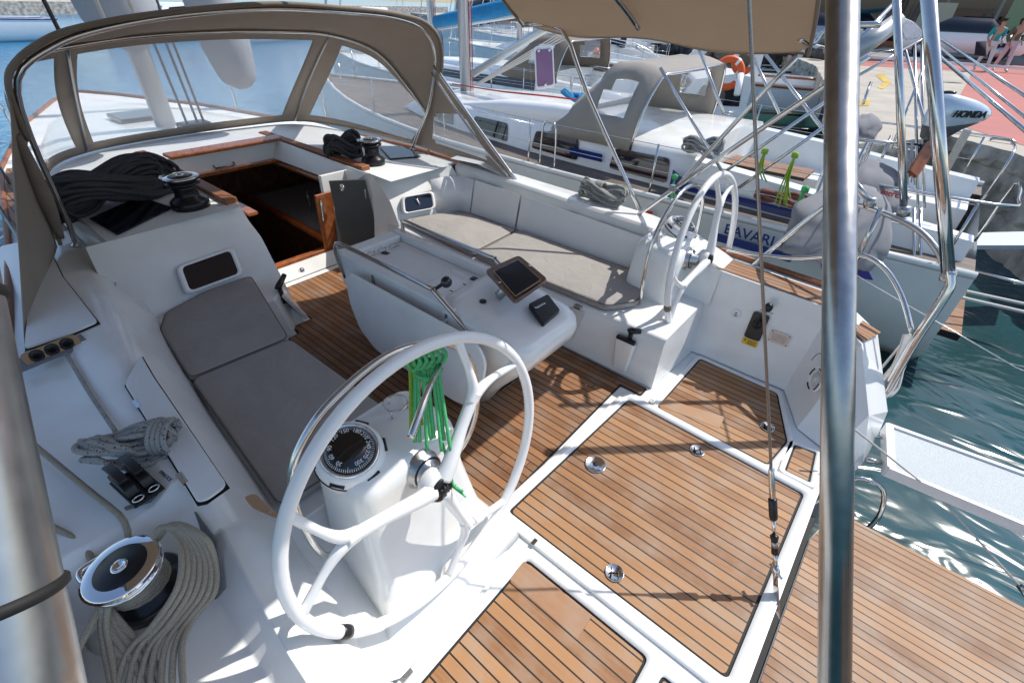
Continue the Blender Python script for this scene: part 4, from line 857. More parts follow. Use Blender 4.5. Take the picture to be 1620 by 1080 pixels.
# ============================================================= ROPES
def _F(x, y, d):
    """point d metres ahead of the viewpoint, used only to place hanging rope strands"""
    c_ = Matrix(((-0.76347, -0.39359, 0.51206), (-0.64541, 0.43591, -0.62724), (0.02367, -0.80936, -0.58683))); return Vector((0, 0, 2.2)) + c_ @ Vector((x - 810, y - 540, 744.15)) * (d / 744.15)
def hank(name, label, cat_, m, c_, ax, wid, n, L, r, seed, lift=.02, flat=.5, knot=None):
    """bundle of rope loops: n long irregular loops stretched along ax"""
    rnd = random.Random(seed); c0 = Vector(c_); A = Vector(ax).normalized(); S = Vector((0, 0, 1)).cross(A).normalized(); Z = Vector((0, 0, 1)); t = None
    b = MB()
    for k in range(n):
        l1 = L * rnd.uniform(.36, .52); l2 = L * rnd.uniform(.36, .52); w_ = wid * rnd.uniform(.25, .55); o_ = S * rnd.uniform(-wid, wid) * .35; z0 = r + rnd.uniform(0, lift); P = []
        ph = rnd.uniform(-.3, .3)
        for j in range(12):
            a = 2 * math.pi * j / 12; P.append(c0 + o_ + A * ((l1 if math.cos(a) > 0 else l2) * math.cos(a)) + S * (math.sin(a + ph) * w_ + rnd.uniform(-.12, .12) * wid) + Z * (z0 + flat * lift * math.sin(a * 2 + ph) + rnd.uniform(0, r)))
        b.tube(P, r, m, seg=8, closed=True, sub=4)
    if knot is not None:
        for k in range(4):
            q = c0 + A * (knot + k * r * 1.7); b.tube([q + S * math.cos(a_) * wid * .55 + Z * (r + lift * .6 + math.sin(a_) * (lift * .8 + r * 1.6)) for a_ in [j * math.pi / 5 for j in range(10)]], r, m, seg=8, closed=True, sub=2)
    o = b.build(name); tag(o, label, cat_); return o
hank('coiled_rope', 'grey flecked rope gathered in a hank on the near coaming above the black clutches', 'rope', GROPE, (1.97, -.02, .705), (-.62, -.78, 0), .13, 15, .34, .0105, 3, .05, knot=.1)
b = MB(); b.tube([(2.9, -.01, .70), (2.5, .0, .69), (2.25, -.0, .70), (2.1, .0, .715)], .0095, GROPE, sub=4); o = b.build('loose_line'); tag(o, 'grey flecked line leading from the three-hole fairlead to the grey hank', 'rope')
hank('rope_bundle', 'fat pile of black rope heaped on the coachroof beside the near winch', 'rope', KROPE, (4.72, -.80, RZ + .03), (.28, -.96, 0), .26, 52, .98, .0145, 5, .17)
hank('rope_bundle', 'small tangle of black rope by the far winch', 'rope', KROPE, (4.62, -2.80, RZ + .04), (-.3, -.9, 0), .20, 18, .36, .0145, 6, .13)
hank('coiled_rope', 'grey and black rope hank hanging on the far coaming near the bimini leg foot', 'rope', GROPE, (1.98, -3.58, .83), (-1, .05, 0), .10, 12, .46, .011, 8, .08, knot=-.05)
# beige sheet on the big winch
b = MB()
for k in range(4):
    z = .075 + k * .016; b.tube([WB + WA * z + Vector((math.cos(a_) * .085, math.sin(a_) * .085, 0)) for a_ in [j * math.pi / 8 for j in range(16)]], .0095, BROPE, closed=True)
b.tube([(2.6, .62, .75), (1.98, .36, .70), (1.72, .25, .63), WB + Vector((.06, .09, .12))], .0105, BROPE, sub=4)
b.tube([(3.2, .42, .76), (2.6, .30, .735), (1.9, .165, .70), (1.66, .12, .665), WB + Vector((.085, .0, .13))], .0105, BROPE, sub=4)
rnd = random.Random(11)
def _Z(x, y, z):
    r_ = _F(x, y, 1.0) - Vector((0, 0, 2.2)); return Vector((0, 0, 2.2)) + r_ * ((z - 2.2) / r_.z)
for k in range(7):
    w_ = rnd.uniform(-4, 4)
    P = [_Z(238, 872, .62), _Z(248 + 4 * k, 838 - 1.5 * k, .695 + .004 * (k % 2)), _Z(268 + 9 * k, 836 + 2 * k, .70), _Z(286 + 9 * k, 868 + 3 * k, .675 - .012 * k), _Z(282 + 9.5 * k, 925 + 2 * k, .63 - .014 * k), _Z(245 + 11 * k + w_, 985 - 2 * k, .57 - .012 * k), _Z(200 + 15 * k + w_, 1035 - 2 * k, .52), _Z(178 + 19 * k - w_, 1120, .49)]
    b.tube(P, .0098, BROPE, sub=5)
for k in range(2):
    P = [_Z(165 + 10 * k, 945, .63), _Z(160 + 8 * k, 985, .58), _Z(166 + 9 * k, 1030, .53), _Z(182 + 6 * k, 1110, .49)]
    b.tube(P, .0098, BROPE, sub=5)
for k in range(3):
    P = [WB + Vector((-.02, .10, .12)), WB + Vector((-.12, .12 - .015 * k, .07)), WB + Vector((-.25, .11 - .02 * k, .03)), WB + Vector((-.42, .13 - .02 * k, .02))]
    b.tube(P, .0105, BROPE, sub=5)
b.tube([WB + Vector((-.03, .1, .13)), WB + Vector((-.16, .22, .12)), WB + Vector((-.3, .34, .12))], .0105, BROPE, sub=5)
o = b.build('sheet_rope'); tag(o, 'thick beige sheet rope wrapped on the big near winch and hanging in loops', 'rope')
# green rope hank hanging from the near wheel hoop stay
GR = thing('green_rope', 'bright green rope hank with a yellow-green strand hung behind the near wheel', 'rope', (1.222,-0.942,1.035))
rnd = random.Random(4)
def hang(name, m, x0, x1, y0, y1, n, r, dep, spread):
    b = MB()
    for k in range(n):
        f = (k + .5) / n; xt = x0 + (x1 - x0) * f; xb = xt + spread[0] + (spread[1] - spread[0]) * f
        top, bot = None, None
        P = [_F(xt, y0, dep), _F(xt + (xb - xt) * .3 + rnd.uniform(-2, 2), y0 + (y1 - y0) * .35, dep + .02), _F(xb + rnd.uniform(-3, 3), y1 + rnd.uniform(-30, 5), dep + .05)]
        b.tube(P, r, m, sub=5, seg=7)
    return b
b = hang('green', NROPE, 655, 694, 565, 715, 8, .0075, 1.72, (0, 22)); 
T0_ = _F(656, 575, 1.70); T1_ = _F(697, 566, 1.70)
for k in range(5):
    c_ = T0_.lerp(T1_, k / 4) + Vector((0, 0, .015)); b.tube([c_ + Vector((.0, .0, .03)), c_ + Vector((.02, .02, .0)), c_ + Vector((0, .01, -.04)), c_ + Vector((-.02, -.01, 0))], .008, NROPE, closed=True, sub=4, seg=7)
b.tube([T0_ + Vector((0, 0, -.05)), T0_.lerp(T1_, .5) + Vector((-.02, .01, -.065)), T1_ + Vector((0, 0, -.05)), T0_.lerp(T1_, .5) + Vector((.02, -.01, -.04))], .008, NROPE, closed=True, sub=4, seg=7)
b.tube([_F(700, 700, 1.78), _F(712, 745, 1.8), _F(718, 768, 1.8), _F(733, 777, 1.8)], .006, NROPE, sub=4, seg=6)
for k in range(6): b.tube([_F(716, 770, 1.8), _F(722 + k * 3, 766 + k * 4, 1.8)], .003, NROPE, seg=5)
b.build('green_strands', GR)
b = hang('yellow', YROPE, 645, 655, 560, 695, 2, .0095, 1.76, (2, 18)); b.tube([_F(640, 552, 1.76), _F(652, 546, 1.76), _F(664, 552, 1.76), _F(652, 560, 1.76)], .008, YROPE, closed=True, sub=4); b.build('yellow_green_strands', GR)
b = MB(); b.tube([(1.071,-0.913,1.129), (0.972,-0.743,1.115), (0.865,-0.581,1.105)], .0125, SS); o = b.build('ring_pole'); tag(o, 'short stainless rod rising from the near pedestal through the green rope', 'rod')

# ============================================================= DECK FITTINGS, PORT SIDE
# rope clutches
ct = thing('rope_clutch', 'pair of black rope clutches on the near coaming under the grey rope hank', 'rope clutch', (1.762,0.031,0.72))
cu_, cv_ = Vector((.86, .12, 0)).normalized(), Vector((-.12, .86, 0)).normalized(); cc_ = Vector((1.773,0.039,0.7))
def cpt(a, b_, z): return cc_ + cu_ * a + cv_ * b_ + Vector((0, 0, z))
b = MB(); b.slab([cpt(-.11, -.052, .004), cpt(.08, -.052, .004), cpt(.08, .052, .004), cpt(-.11, .052, .004)], ANOD, .012, (0, 0, -1)); b.build('base', ct, bevel=.004)
for s in (-1, 1):
    b = MB(); w0, w1 = s * .026 - .02, s * .026 + .02
    b.loft([[cpt(a, w0, 0.01), cpt(a, w0, z), cpt(a, w1, z), cpt(a, w1, 0.01)] for a, z in ((-.07, .02), (-.055, .045), (0, .062), (.05, .058), (.085, .03))], BLK, smooth=False); b.build('body', ct, bevel=.006)
    b = MB(); b.loft([[cpt(a, w0 + .004, z - .012), cpt(a, w0 + .004, z), cpt(a, w1 - .004, z), cpt(a, w1 - .004, z - .012)] for a, z in ((-.04, .075), (.02, .085), (.095, .07), (.105, .055))], BLK, smooth=False); b.build('lever', ct, bevel=.005)
    b = MB(); c_ = cpt(-.092, s * .026, .012); b.tube([c_ + cu_ * math.cos(a_) * .013 + cv_ * math.sin(a_) * .017 for a_ in [j * math.pi / 6 for j in range(12)]], .0035, CHROME, closed=True, seg=6); b.build('eyelet', ct)
text_obj('SPINLOCK', 'wordmark', cpt(-.02, -.075, .003), axes(-cu_, -cv_), .017, RUB, ct, ext=.0003, bold=.0003)
# three-sheave organiser
og = thing('line_organiser', 'chrome three-hole line fairlead recessed at the end of the near coaming lid', 'fairlead', (2.925,0.037,0.72))
oc = Vector((2.976,0.027,0.72)); ou = (Vector((2.978,-0.052,0.72)) - Vector((2.961,0.104,0.72))).normalized(); on = Vector((-ou.y, ou.x, 0)); on = on if on.x < 0 else -on
b = MB(); b.slab(rpoly([oc - ou * .12 - on * .03 + Vector((0, 0, .02)), oc + ou * .12 - on * .03 + Vector((0, 0, .02)), oc + ou * .11 + on * .03 - Vector((0, 0, .03)), oc - ou * .11 + on * .03 - Vector((0, 0, .03))], .03), CHROME, .02, tuple((Vector((0, 0, -.02)) - on * .012))); b.build('plate', og, bevel=.003)
pn = (on * .05 + Vector((0, 0, .06))).normalized()
for k in (-1, 0, 1): b = MB(); b.lathe([(.027, .0), (.029, .010), (.023, .012), (.018, .0), (0, .0)], BLK, oc + ou * k * .062 - Vector((0, 0, .004)) + pn * .002, pn, seg=18); b.build('sheave', og)
b = MB(); b.slab([oc - ou * .15 - on * .06 + Vector((0, 0, -.015)), oc + ou * .14 - on * .06 + Vector((0, 0, -.015)), oc + ou * .14 + on * .05 - Vector((0, 0, .03)), oc - ou * .15 + on * .05 - Vector((0, 0, .03))], GREYC, .004); b.build('recess', og)
# instrument cover glass hatch on coachroof
def deckhatch(label, P):
    b = MB(); b.slab(P, DGLASS, .008); o = b.build('deck_hatch'); tag(o, label, 'hatch', 'smoked deck hatches'); nn_ = Vector((0, 0, 1))
    b = MB(); P2 = [Vector(p) + nn_ * .002 for p in P]; b.tube(P2, .006, ANOD, closed=True, seg=6); b.build('frame', o)
    for f in (.25, .6):
        b = MB(); q = Vector(P[0]).lerp(Vector(P[1]), f) * .72 + Vector(P[3]).lerp(Vector(P[2]), f) * .28; b.lathe([(.018, 0), (.018, .004), (0, .005)], SS, q + nn_ * .001, seg=12); b.build('catch', o)
deckhatch('smoked rectangular hatch beside the near winch, in front of the black rope pile', [(4.48, -.56, .828), (4.72, -.95, .835), (4.30, -1.04, .832), (4.04, -.60, .822)])
deckhatch('smoked rectangular hatch beside the far winch, under the sprayhood foot', [(4.719,-3.315,0.83), (4.543,-3.496,0.83), (4.078,-3.364,0.83), (4.219,-3.083,0.83)])
b = MB(); b.box((4.98, -1.32, .84), (5.35, -.80, .90), GEL); b.build('line_cover', yacht, bevel=.03)
b = MB(); b.tube([(4.9, -2.80, .86), (5.05, -2.86, .88), (5.2, -3.1, .86)], .02, mat('dark_clutch', (.1, .09, .08), .5), seg=6); b.build('line_cover', yacht)
for x_, y_, z_ in ((4.30, -.40, .725),):
    b = MB(); b.lathe([(.022, 0), (.022, .01), (.008, .014), (0, .02)], SS, (4.703,-0.39,0.72), seg=12); o = b.build('pad_eye'); tag(o, 'small stainless pad eye at the foot of the near sprayhood bow', 'pad eye')
b = MB(); b.tube([(5.377,-0.46,0.8), (5.132,-0.41,0.78), (4.914,-0.395,0.76), (4.702,-0.391,0.74)], .013, SS, sub=3); o = b.build('bow_end_strut'); tag(o, 'bent stainless tube end pinned to the coaming beside the near sprayhood edge', 'tube')
# chrome grab plate on the coaming corner near the wheel
b = MB(); b.slab(rpoly([(1.416,-0.198,0.69), (1.401,-0.233,0.69), (1.28,-0.249,0.66), (1.266,-0.237,0.66), (1.354,-0.198,0.68)], .02), CHROME, .012); o = b.build('chrome_plate'); tag(o, 'polished leaf-shaped metal plate on the coaming corner left of the near wheel', 'plate')

# ============================================================= PUSHPIT, GANGWAY
pp_ = thing('pushpit', 'bent stainless pushpit rails and gangway posts at the far quarter', 'railing', (-.3, -3.5, .6))
b = MB(); b.tube([(0.313,-3.3,2.339), (-0.366,-3.4,1.02)], .031, SS, seg=16); b.build('post', pp_)
b = MB(); b.tube([(0.486,-3.7,2.357), (-0.04,-3.7,1.22)], .020, SS, seg=14); b.build('post', pp_)
b = MB(); b.tube([(-0.332,-3.4,1.075), (-0.396,-3.38,0.975), (-0.405,-3.36,0.876), (-0.399,-3.33,0.61), (-0.41,-3.3,0.221), (-0.412,-3.28,0.068)], .025, SS, sub=4); b.build('rail', pp_)
b = MB(); b.tube([(0.687,-3.65,0.558), (0.381,-3.72,1.115), (0.239,-3.72,1.185), (0.04,-3.7,1.175), (-0.141,-3.6,1.157), (-0.272,-3.5,1.098), (-0.363,-3.42,1.011)], .018, SS, sub=5); b.build('rail', pp_)
b = MB(); b.tube([(0.862,-3.62,0.696), (0.435,-3.62,0.769), (0.095,-3.62,0.909), (-0.073,-3.55,0.91), (-0.229,-3.48,0.797), (-0.367,-3.36,0.639)], .015, SS, sub=5); b.build('rail', pp_)
b = MB(); b.tube([(0.071,-3.7,1.208), (0.067,-3.62,0.882)], .016, SS); b.build('stanchion', pp_)
b = MB(); b.tube([(0.28,-3.75,1.32), (0.136,-3.72,1.218)], .018, SS); b.build('stanchion', pp_)
for q in ((-0.372,-3.4,1.006), (-0.043,-3.7,1.213), (0.142,-3.72,1.217)): b = MB(); b.lathe([(.0, -.03), (.034, -.03), (.036, 0), (.034, .03), (0, .03)], SSB, q, (.2, 0, 1), seg=14); b.build('clamp', pp_)
b = MB()
for k in range(6):
    dx = (k - 3) * 3; b.tube([_F(1436 + dx * .6, 530, 3.0), _F(1424 + dx, 575, 3.0), _F(1408 + dx * 2.2, 612, 3.0), _F(1392 + dx * 2.6, 632 - abs(dx), 3.0), _F(1402 + dx * 2.2, 612, 3.02), _F(1428 + dx, 570, 3.02)], .0095, WROPE, closed=True, sub=4, seg=7)
b.tube([_F(1440, 528, 3.0), _F(1388, 590, 3.05)], .008, WROPE)
o = b.build('coiled_rope'); tag(o, 'pale rope coil hanging from the bent pushpit rail above the water', 'rope')
b = MB(); rnd = random.Random(2)
for k in range(7): b.tube([_F(1372 + rnd.uniform(-3, 12), 600 + rnd.uniform(-8, 10), 3.0), _F(1385 + rnd.uniform(-8, 10), 612 + rnd.uniform(-8, 8), 3.0)], .02, BLK, seg=6)
o = b.build('mooring_cleat'); tag(o, 'small black cleat knot on the far quarter edge', 'cleat')
gw = thing('gangway', 'long pale aluminium gangway plank fixed at the far quarter, out over the water', 'gangway', (-.5, -3.1, 0))
GA, GB, GC, GD = Vector((-.515, -3.29, .0)), Vector((-.575, -2.87, 0)), Vector((-3.6, -3.05, 0)), Vector((-3.6, -3.60, 0))
ALU = mat('grit_aluminium', (.45, .49, .51), .6, .3, noise=.15, nscale=160, bump=.6, bscale=200)
b = MB(); b.slab([GA, GB, GC, GD], ALU, .03, (0, 0, -1)); b.build('tread', gw)
for a, c_ in ((GA, GD), (GB, GC)): b = MB(); b.slab([a + Vector((0, .012, .014)), c_ + Vector((0, .012, .014)), c_ + Vector((0, -.012, .014)), a + Vector((0, -.012, .014))], GELW, .07, (0, 0, -1)); b.build('side_beam', gw)
b = MB(); b.slab([GA + Vector((.012, 0, .016)), GB + Vector((.012, 0, .016)), GB + Vector((-.03, 0, .016)), GA + Vector((-.03, 0, .016))], GELW, .08, (0, 0, -1)); b.build('end_beam', gw)
for y_ in (-3.22, -2.95): b = MB(); b.tube([(-.47, y_ + .04, -.04), (-.54, y_, -.04)], .018, SS); b.build('hinge_pin', gw)
b = MB(); b.tube([(-0.261,-2.706,0.3), (-0.823,-2.907,-0.05), (-1.27,-2.709,-0.22)], .006, WROPE); b.tube([(-1.27,-2.709,-0.22), (-1.347,-2.641,-0.24)], .016, SS); o = b.build('gangway_line'); tag(o, 'thin line stretched from the quarter over the gangway to the platform corner', 'rope')
b = MB(); b.tube([(.1, -3.75, .75), (-1.0, -3.95, .35), (-4, -4.6, -.2)], .004, SS); 
o = b.build('wire'); tag(o, 'thin wire running aft from the pushpit over the water', 'wire')
# ============================================================= WATER
WZ = -.8
m = bpy.data.materials.new('harbour_water'); m.use_nodes = True; n = m.node_tree.nodes; l = m.node_tree.links; p_ = n['Principled BSDF']
p_.inputs['Base Color'].default_value = (.012, .055, .065, 1); p_.inputs['Roughness'].default_value = .15; p_.inputs['IOR'].default_value = 1.33; p_.inputs['Specular IOR Level'].default_value = .6
tc = n.new('ShaderNodeTexCoord'); mp = n.new('ShaderNodeMapping'); mp.inputs['Rotation'].default_value = (0, 0, .6); mp.inputs['Scale'].default_value = (1, 2.2, 1); l.new(tc.outputs['Object'], mp.inputs[0])
n1 = n.new('ShaderNodeTexNoise'); n1.inputs['Scale'].default_value = 1.1; n1.inputs['Detail'].default_value = 1.5; n1.inputs['Distortion'].default_value = 2.2; l.new(mp.outputs[0], n1.inputs[0])
n2 = n.new('ShaderNodeTexNoise'); n2.inputs['Scale'].default_value = 5; n2.inputs['Detail'].default_value = 3; l.new(mp.outputs[0], n2.inputs[0])
mm = n.new('ShaderNodeMath'); mm.operation = 'MULTIPLY_ADD'; mm.inputs[1].default_value = .05; l.new(n2.outputs[0], mm.inputs[0]); l.new(n1.outputs[0], mm.inputs[2])
bp = n.new('ShaderNodeBump'); bp.inputs['Strength'].default_value = .36; bp.inputs['Distance'].default_value = .085; l.new(mm.outputs[0], bp.inputs['Height']); l.new(bp.outputs[0], p_.inputs['Normal'])
nv = n.new('ShaderNodeTexNoise'); nv.inputs['Scale'].default_value = .35; nv.inputs['Detail'].default_value = 3; l.new(tc.outputs['Object'], nv.inputs[0])
cr = n.new('ShaderNodeValToRGB'); cr.color_ramp.elements[0].position = .3; cr.color_ramp.elements[0].color = (.014, .050, .055, 1); cr.color_ramp.elements[1].position = .65; cr.color_ramp.elements[1].color = (.022, .085, .11, 1); l.new(nv.outputs[0], cr.inputs[0])
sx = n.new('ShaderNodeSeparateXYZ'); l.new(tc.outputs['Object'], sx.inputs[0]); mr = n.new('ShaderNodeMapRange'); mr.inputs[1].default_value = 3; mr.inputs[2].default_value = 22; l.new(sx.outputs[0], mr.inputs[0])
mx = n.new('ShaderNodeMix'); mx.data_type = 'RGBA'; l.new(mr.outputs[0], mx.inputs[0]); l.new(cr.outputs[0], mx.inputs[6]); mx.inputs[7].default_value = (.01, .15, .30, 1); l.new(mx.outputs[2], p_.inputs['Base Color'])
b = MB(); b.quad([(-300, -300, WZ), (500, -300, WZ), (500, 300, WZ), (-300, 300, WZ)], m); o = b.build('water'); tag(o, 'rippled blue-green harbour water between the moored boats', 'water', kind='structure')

# ============================================================= QUAY
CON = mat('quay_concrete', (.50, .44, .37), .92, noise=.6, nscale=2.6, bump=1.0, bscale=9, wrinkle=2.2)
PAV = mat('beige_paving', (.42, .38, .32), .85, noise=.2, nscale=1.6, bump=.2, bscale=30)
REDP = mat('red_paving', (.42, .15, .13), .85, noise=.15, nscale=1.2, bump=.2, bscale=30)
QZ = .5
QE = [(-40, -5.5), (-3, -6.4)] + xy((-1.009,-10.746,0.5), (-0.189,-11.451,0.5), (0.261,-10.464,0.5), (0.908,-9.436,0.5), (1.903,-13.525,0.5), (4.369,-22.682,0.5), (6.873,-27.909,0.5), (14.866,-31.971,0.5)) + [(60, -50), (60, -160), (-120, -160), (-120, -5.5)]
b = MB(); rnd = random.Random(8)
edge = QE[:-3]; fine = []
for i in range(len(edge) - 1):
    a, c_ = Vector(edge[i]), Vector(edge[i + 1]); k_ = max(2, min(60, int((c_ - a).length / .12)))
    for k in range(k_): fine.append(a.lerp(c_, k / k_) + Vector((rnd.uniform(-.03, .03), rnd.uniform(-.03, .03))))
fine.append(Vector(edge[-1]))
prof = [(.0, QZ), (.02, QZ - .05), (.03, QZ - .16), (.0, QZ - .24), (-.05, QZ - .30), (-.03, QZ - .42), (-.06, QZ - .55), (-.03, QZ - .7), (-.09, QZ - .82), (-.04, QZ - .95), (.0, QZ - 1.1), (.06, QZ - 1.3), (.05, -3)]
b.loft([[(q.x, q.y + d + (rnd.uniform(-.045, .045) if z < QZ - .1 else 0), z + (rnd.uniform(-.03, .03) if z < QZ - .1 else 0)) for q in fine] for d, z in prof], CON, closed=False, cap=False, smooth=False)
poly = [(q.x, q.y) for q in fine] + QE[-3:]
b.quad([(x, y, QZ) for x, y in poly], PAV); o = b.build('quay'); tag(o, 'weathered concrete quay with pale paving on top', 'quay', kind='structure')
b = MB(); b.quad([(p[0], p[1], QZ + .004) for p in ((-0.166,-23.378,0.5), (0.203,-36.97,0.5), (-12.709,-43.479,0.5), (-4.949,-11.164,0.5), (-1.712,-10.712,0.5), (-1.023,-11.615,0.5), (-0.319,-12.608,0.5), (-0.077,-13.633,0.5))], REDP)
b.quad([(p[0], p[1], QZ + .004) for p in ((3.274,-24.18,0.5), (4.034,-28.983,0.5), (0.228,-36.932,0.5), (-0.092,-25.46,0.5))], REDP)
o = b.build('red_pavement'); tag(o, kind='structure')
YPA = mat('worn_yellow_paint', (.55, .38, .08), .8, noise=.5, nscale=9)
b = MB()
for q in (((2.195,-20.874,0.5), (2.146,-21.979,0.5), (1.539,-19.011,0.5), (1.525,-17.194,0.5), (1.685,-17.519,0.5), (1.725,-18.985,0.5)), ((1.664,-14.406,0.5), (1.457,-14.901,0.5), (1.347,-13.807,0.5), (1.533,-13.598,0.5)), ((3.452,-25.405,0.5), (3.211,-24.985,0.5), (2.93,-22.679,0.5), (3.069,-22.803,0.5))): b.quad([(p[0], p[1], QZ + .008) for p in q], YPA)
o = b.build('yellow_marking'); tag(o, kind='structure')
b = MB(); k0, k1 = Vector((3.966,-26.301,0.5)), Vector((-14.041,-42.277,0.5)); b.slab([k0 + Vector((0, 0, .13)), k1 + Vector((0, 0, .13)), k1 + Vector((0, -60, .13)), k0 + Vector((0, -60, .13))], mat('kerb_grey', (.25, .25, .24), .85, noise=.3, nscale=2), .2, (0, 0, -1)); o = b.build('pavement'); tag(o, kind='structure')
b = MB()
for q in ((-0.901,-11.428,0.5), ):
    b.tube([(q[0] - .16, q[1] + .02, QZ + .02), (q[0] - .1, q[1], QZ + .05), (q[0] + .1, q[1] - .02, QZ + .05), (q[0] + .16, q[1] - .03, QZ + .02)], .022, SSB, sub=3)
o = b.build('mooring_cleat'); tag(o, 'low steel cleat on the pale quay edge below the red paving', 'cleat')
# passerelle behind
b = MB(); b.slab([(0.004,-6.717,0.1), (-1.762,-8.594,0.1), (-1.713,-7.948,0.1), (-0.067,-6.403,0.1)], ALU, .05, (0, 0, -1)); o = b.build('gangway'); tag(o, 'pale narrow gangway between the neighbouring stern and the quay wall', 'gangway')
b = MB(); b.tube([(-0.729,-7.203,-0.2), (-1.811,-7.165,-0.2)], .02, SS); o = b.build('gangway_rail'); tag(o, 'stainless tube crossing dark water just below the far gangway', 'tube')
for i, (a, c_) in enumerate((((0.956,-5.205,0.2), (-1.418,-6.129,-0.1)), ((0.992,-5.326,0.2), (-1.426,-6.337,-0.1)))):
    b = MB(); b.tube([Vector(a), Vector(a).lerp(Vector(c_), .5) - Vector((0, 0, .03)), Vector(c_)], .016, WROPE, sub=6); o = b.build('mooring_line'); tag(o, 'pale mooring line running low over the water from the neighbouring stern to the right edge', 'rope', 'paired mooring lines')

# ============================================================= NEIGHBOURING YACHTS (generic builder)
def yacht_at(label, X, Y, ang, L=12.5, beam=3.9, fb=1.2, hullm=None, stripe=None, wins=4, hood=None, mast=True, boom=True, cover=None, detail=2, cabh=.38, name='sailing_yacht', darkband=False, group=None, hoodspan=(.19, .36), mx=.62):
    hullm = hullm or HULLG; M_ = Matrix.Translation((X, Y, WZ)) @ Matrix.Rotation(ang, 4, 'Z'); W = lambda x, y, z: M_ @ Vector((x, y, z))
    t = thing(name, label, 'sailing yacht', W(L * .4, 0, 0), group); hb = beam / 2
    def half(f): return hb * (.90 + .10 * min(1, f * 3)) * (1 if f < .45 else max(.02, 1 - ((f - .45) / .55) ** 2.1))
    secs = []
    for k in range(15):
        f = k / 14; x = L * f; h = half(f); z = fb + .25 * f * f; bl = .25 + .65 * min(1, f * 1.3) * (1 if f < .7 else 1)
        secs.append([W(x + (.35 if f == 1 else 0), s * y, zz) for s, y, zz in ((1, h, z), (1, h * .995, z * .66), (1, h * .95, .30), (1, h * .62, -.12), (-1, h * .62, -.12), (-1, h * .95, .30), (-1, h * .995, z * .66), (-1, h, z))])
    b = MB(); b.loft(secs, hullm, closed=False, cap=False); b.quad(list(secs[0]), hullm); b.build('hull', t)
    if stripe:
        for s in (0, -1):
            b = MB(); st_ = []
            for k in range(15):
                a, c_ = Vector(secs[k][0 if s == 0 else 7]), Vector(secs[k][1 if s == 0 else 6]); dn = (W(0, 1 if s == 0 else -1, 0) - W(0, 0, 0)) * .006; st_.append([a.lerp(c_, .35) + dn, a.lerp(c_, .55) + dn])
            b.grid(st_, stripe); b.build('hull_stripe', t)
    # decks: outer ring (teak) and inner platform
    b = MB(); cb0, cb1 = .02 * L, .70 * L; fx = [k / 14 for k in range(15)]
    b.grid([[W(L * f, half(f) * s, fb + .25 * f * f + .002) for s in (-1, -.7, -.3, 0, .3, .7, 1)] for f in fx], TEAKG if detail > 1 else GEL, smooth=False, skip=lambda i, j: 1 <= j <= 4 and i < 4); b.build('deck', t)
    for s in (1, -1):
        b = MB(); b.tube([W(L * f, s * (half(f) - .02), fb + .25 * f * f + .03) for f in fx], .035, hullm, seg=6); b.build('toe_rail', t)
    # cabin
    w0 = hb * .66; b = MB(); G = []
    for f, hh, ww in ((.22, cabh + .05, w0), (.30, cabh + .03, w0), (.42, cabh, w0 * .97), (.54, cabh * .9, w0 * .86), (.64, cabh * .7, w0 * .68), (.70, .02, w0 * .5)):
        z = fb + .25 * f * f; G.append([W(L * f, s * y, z + q) for s, y, q in ((-1, ww + .07, 0), (-1, ww, hh * .80), (-1, ww * .93, hh * .96), (-1, ww * .6, hh * 1.06), (0, 0, hh * 1.12), (1, ww * .6, hh * 1.06), (1, ww * .93, hh * .96), (1, ww, hh * .80), (1, ww + .07, 0))])
    b.loft(G, GEL, closed=False, cap=False); b.quad(list(G[0]), GEL); b.build('cabin', t)
    def sidep(f, v, s, d=.0):    # point on cabin side
        for i in range(5):
            fs = (.22, .30, .42, .54, .64, .70)
            if fs[i] <= f <= fs[i + 1]:
                u = (f - fs[i]) / (fs[i + 1] - fs[i]); k0, k1 = (0, 1) if s < 0 else (8, 7); a = G[i][k0].lerp(G[i + 1][k0], u); c_ = G[i][k1].lerp(G[i + 1][k1], u)
                return a.lerp(c_, v) + (W(0, s, 0) - W(0, 0, 0)) * d
    for s in (1, -1):
        if darkband:
            b = MB(); b.grid([[sidep(.24 + .38 * k / 8, v, s, .008) for v in (.25, .85)] for k in range(9)], DGLASS); b.build('side_window', t)
        else:
            for k in range(wins):
                f0 = .24 + .105 * k; f1 = f0 + .065
                b = MB(); P = rpoly([sidep(f0, .14, s, .012), sidep(f1, .18, s, .012), sidep(f1 - .003, .86, s, .012), sidep(f0 + .003, .88, s, .012)], .05); b.slab(P, DGLASS, .01); b.build('side_window', t)
                if stripe and k < wins - 1: b = MB(); b.quad([sidep(f1 + .008, .25, s, .01), sidep(f0 + .097, .25, s, .01), sidep(f0 + .097, .6, s, .01), sidep(f1 + .008, .6, s, .01)], stripe); b.build('cabin_stripe', t)
    # cockpit: coamings, seats, sole, wheel
    for s in (1, -1):
        b = MB(); z = fb; b.loft([[W(x, s * (w0 + .10), z), W(x, s * (w0 + .04), z + h_), W(x, s * (w0 - .16), z + h_), W(x, s * (w0 - .22), z - .02), W(x, s * (w0 - .70), z - .04), W(x, s * (w0 - .72), z - .42)] for x, h_ in ((.1, .18), (.9, .24), (1.8, .32), (2.4, .36), (.22 * L, .38))], GEL, closed=False, cap=False); b.build('coaming', t, bevel=.01)
    b = MB(); b.quad([W(.1, -w0, fb - .42), W(.22 * L, -w0, fb - .42), W(.22 * L, w0, fb - .42), W(.1, w0, fb - .42)], TEAKG); b.build('cockpit_sole', t)
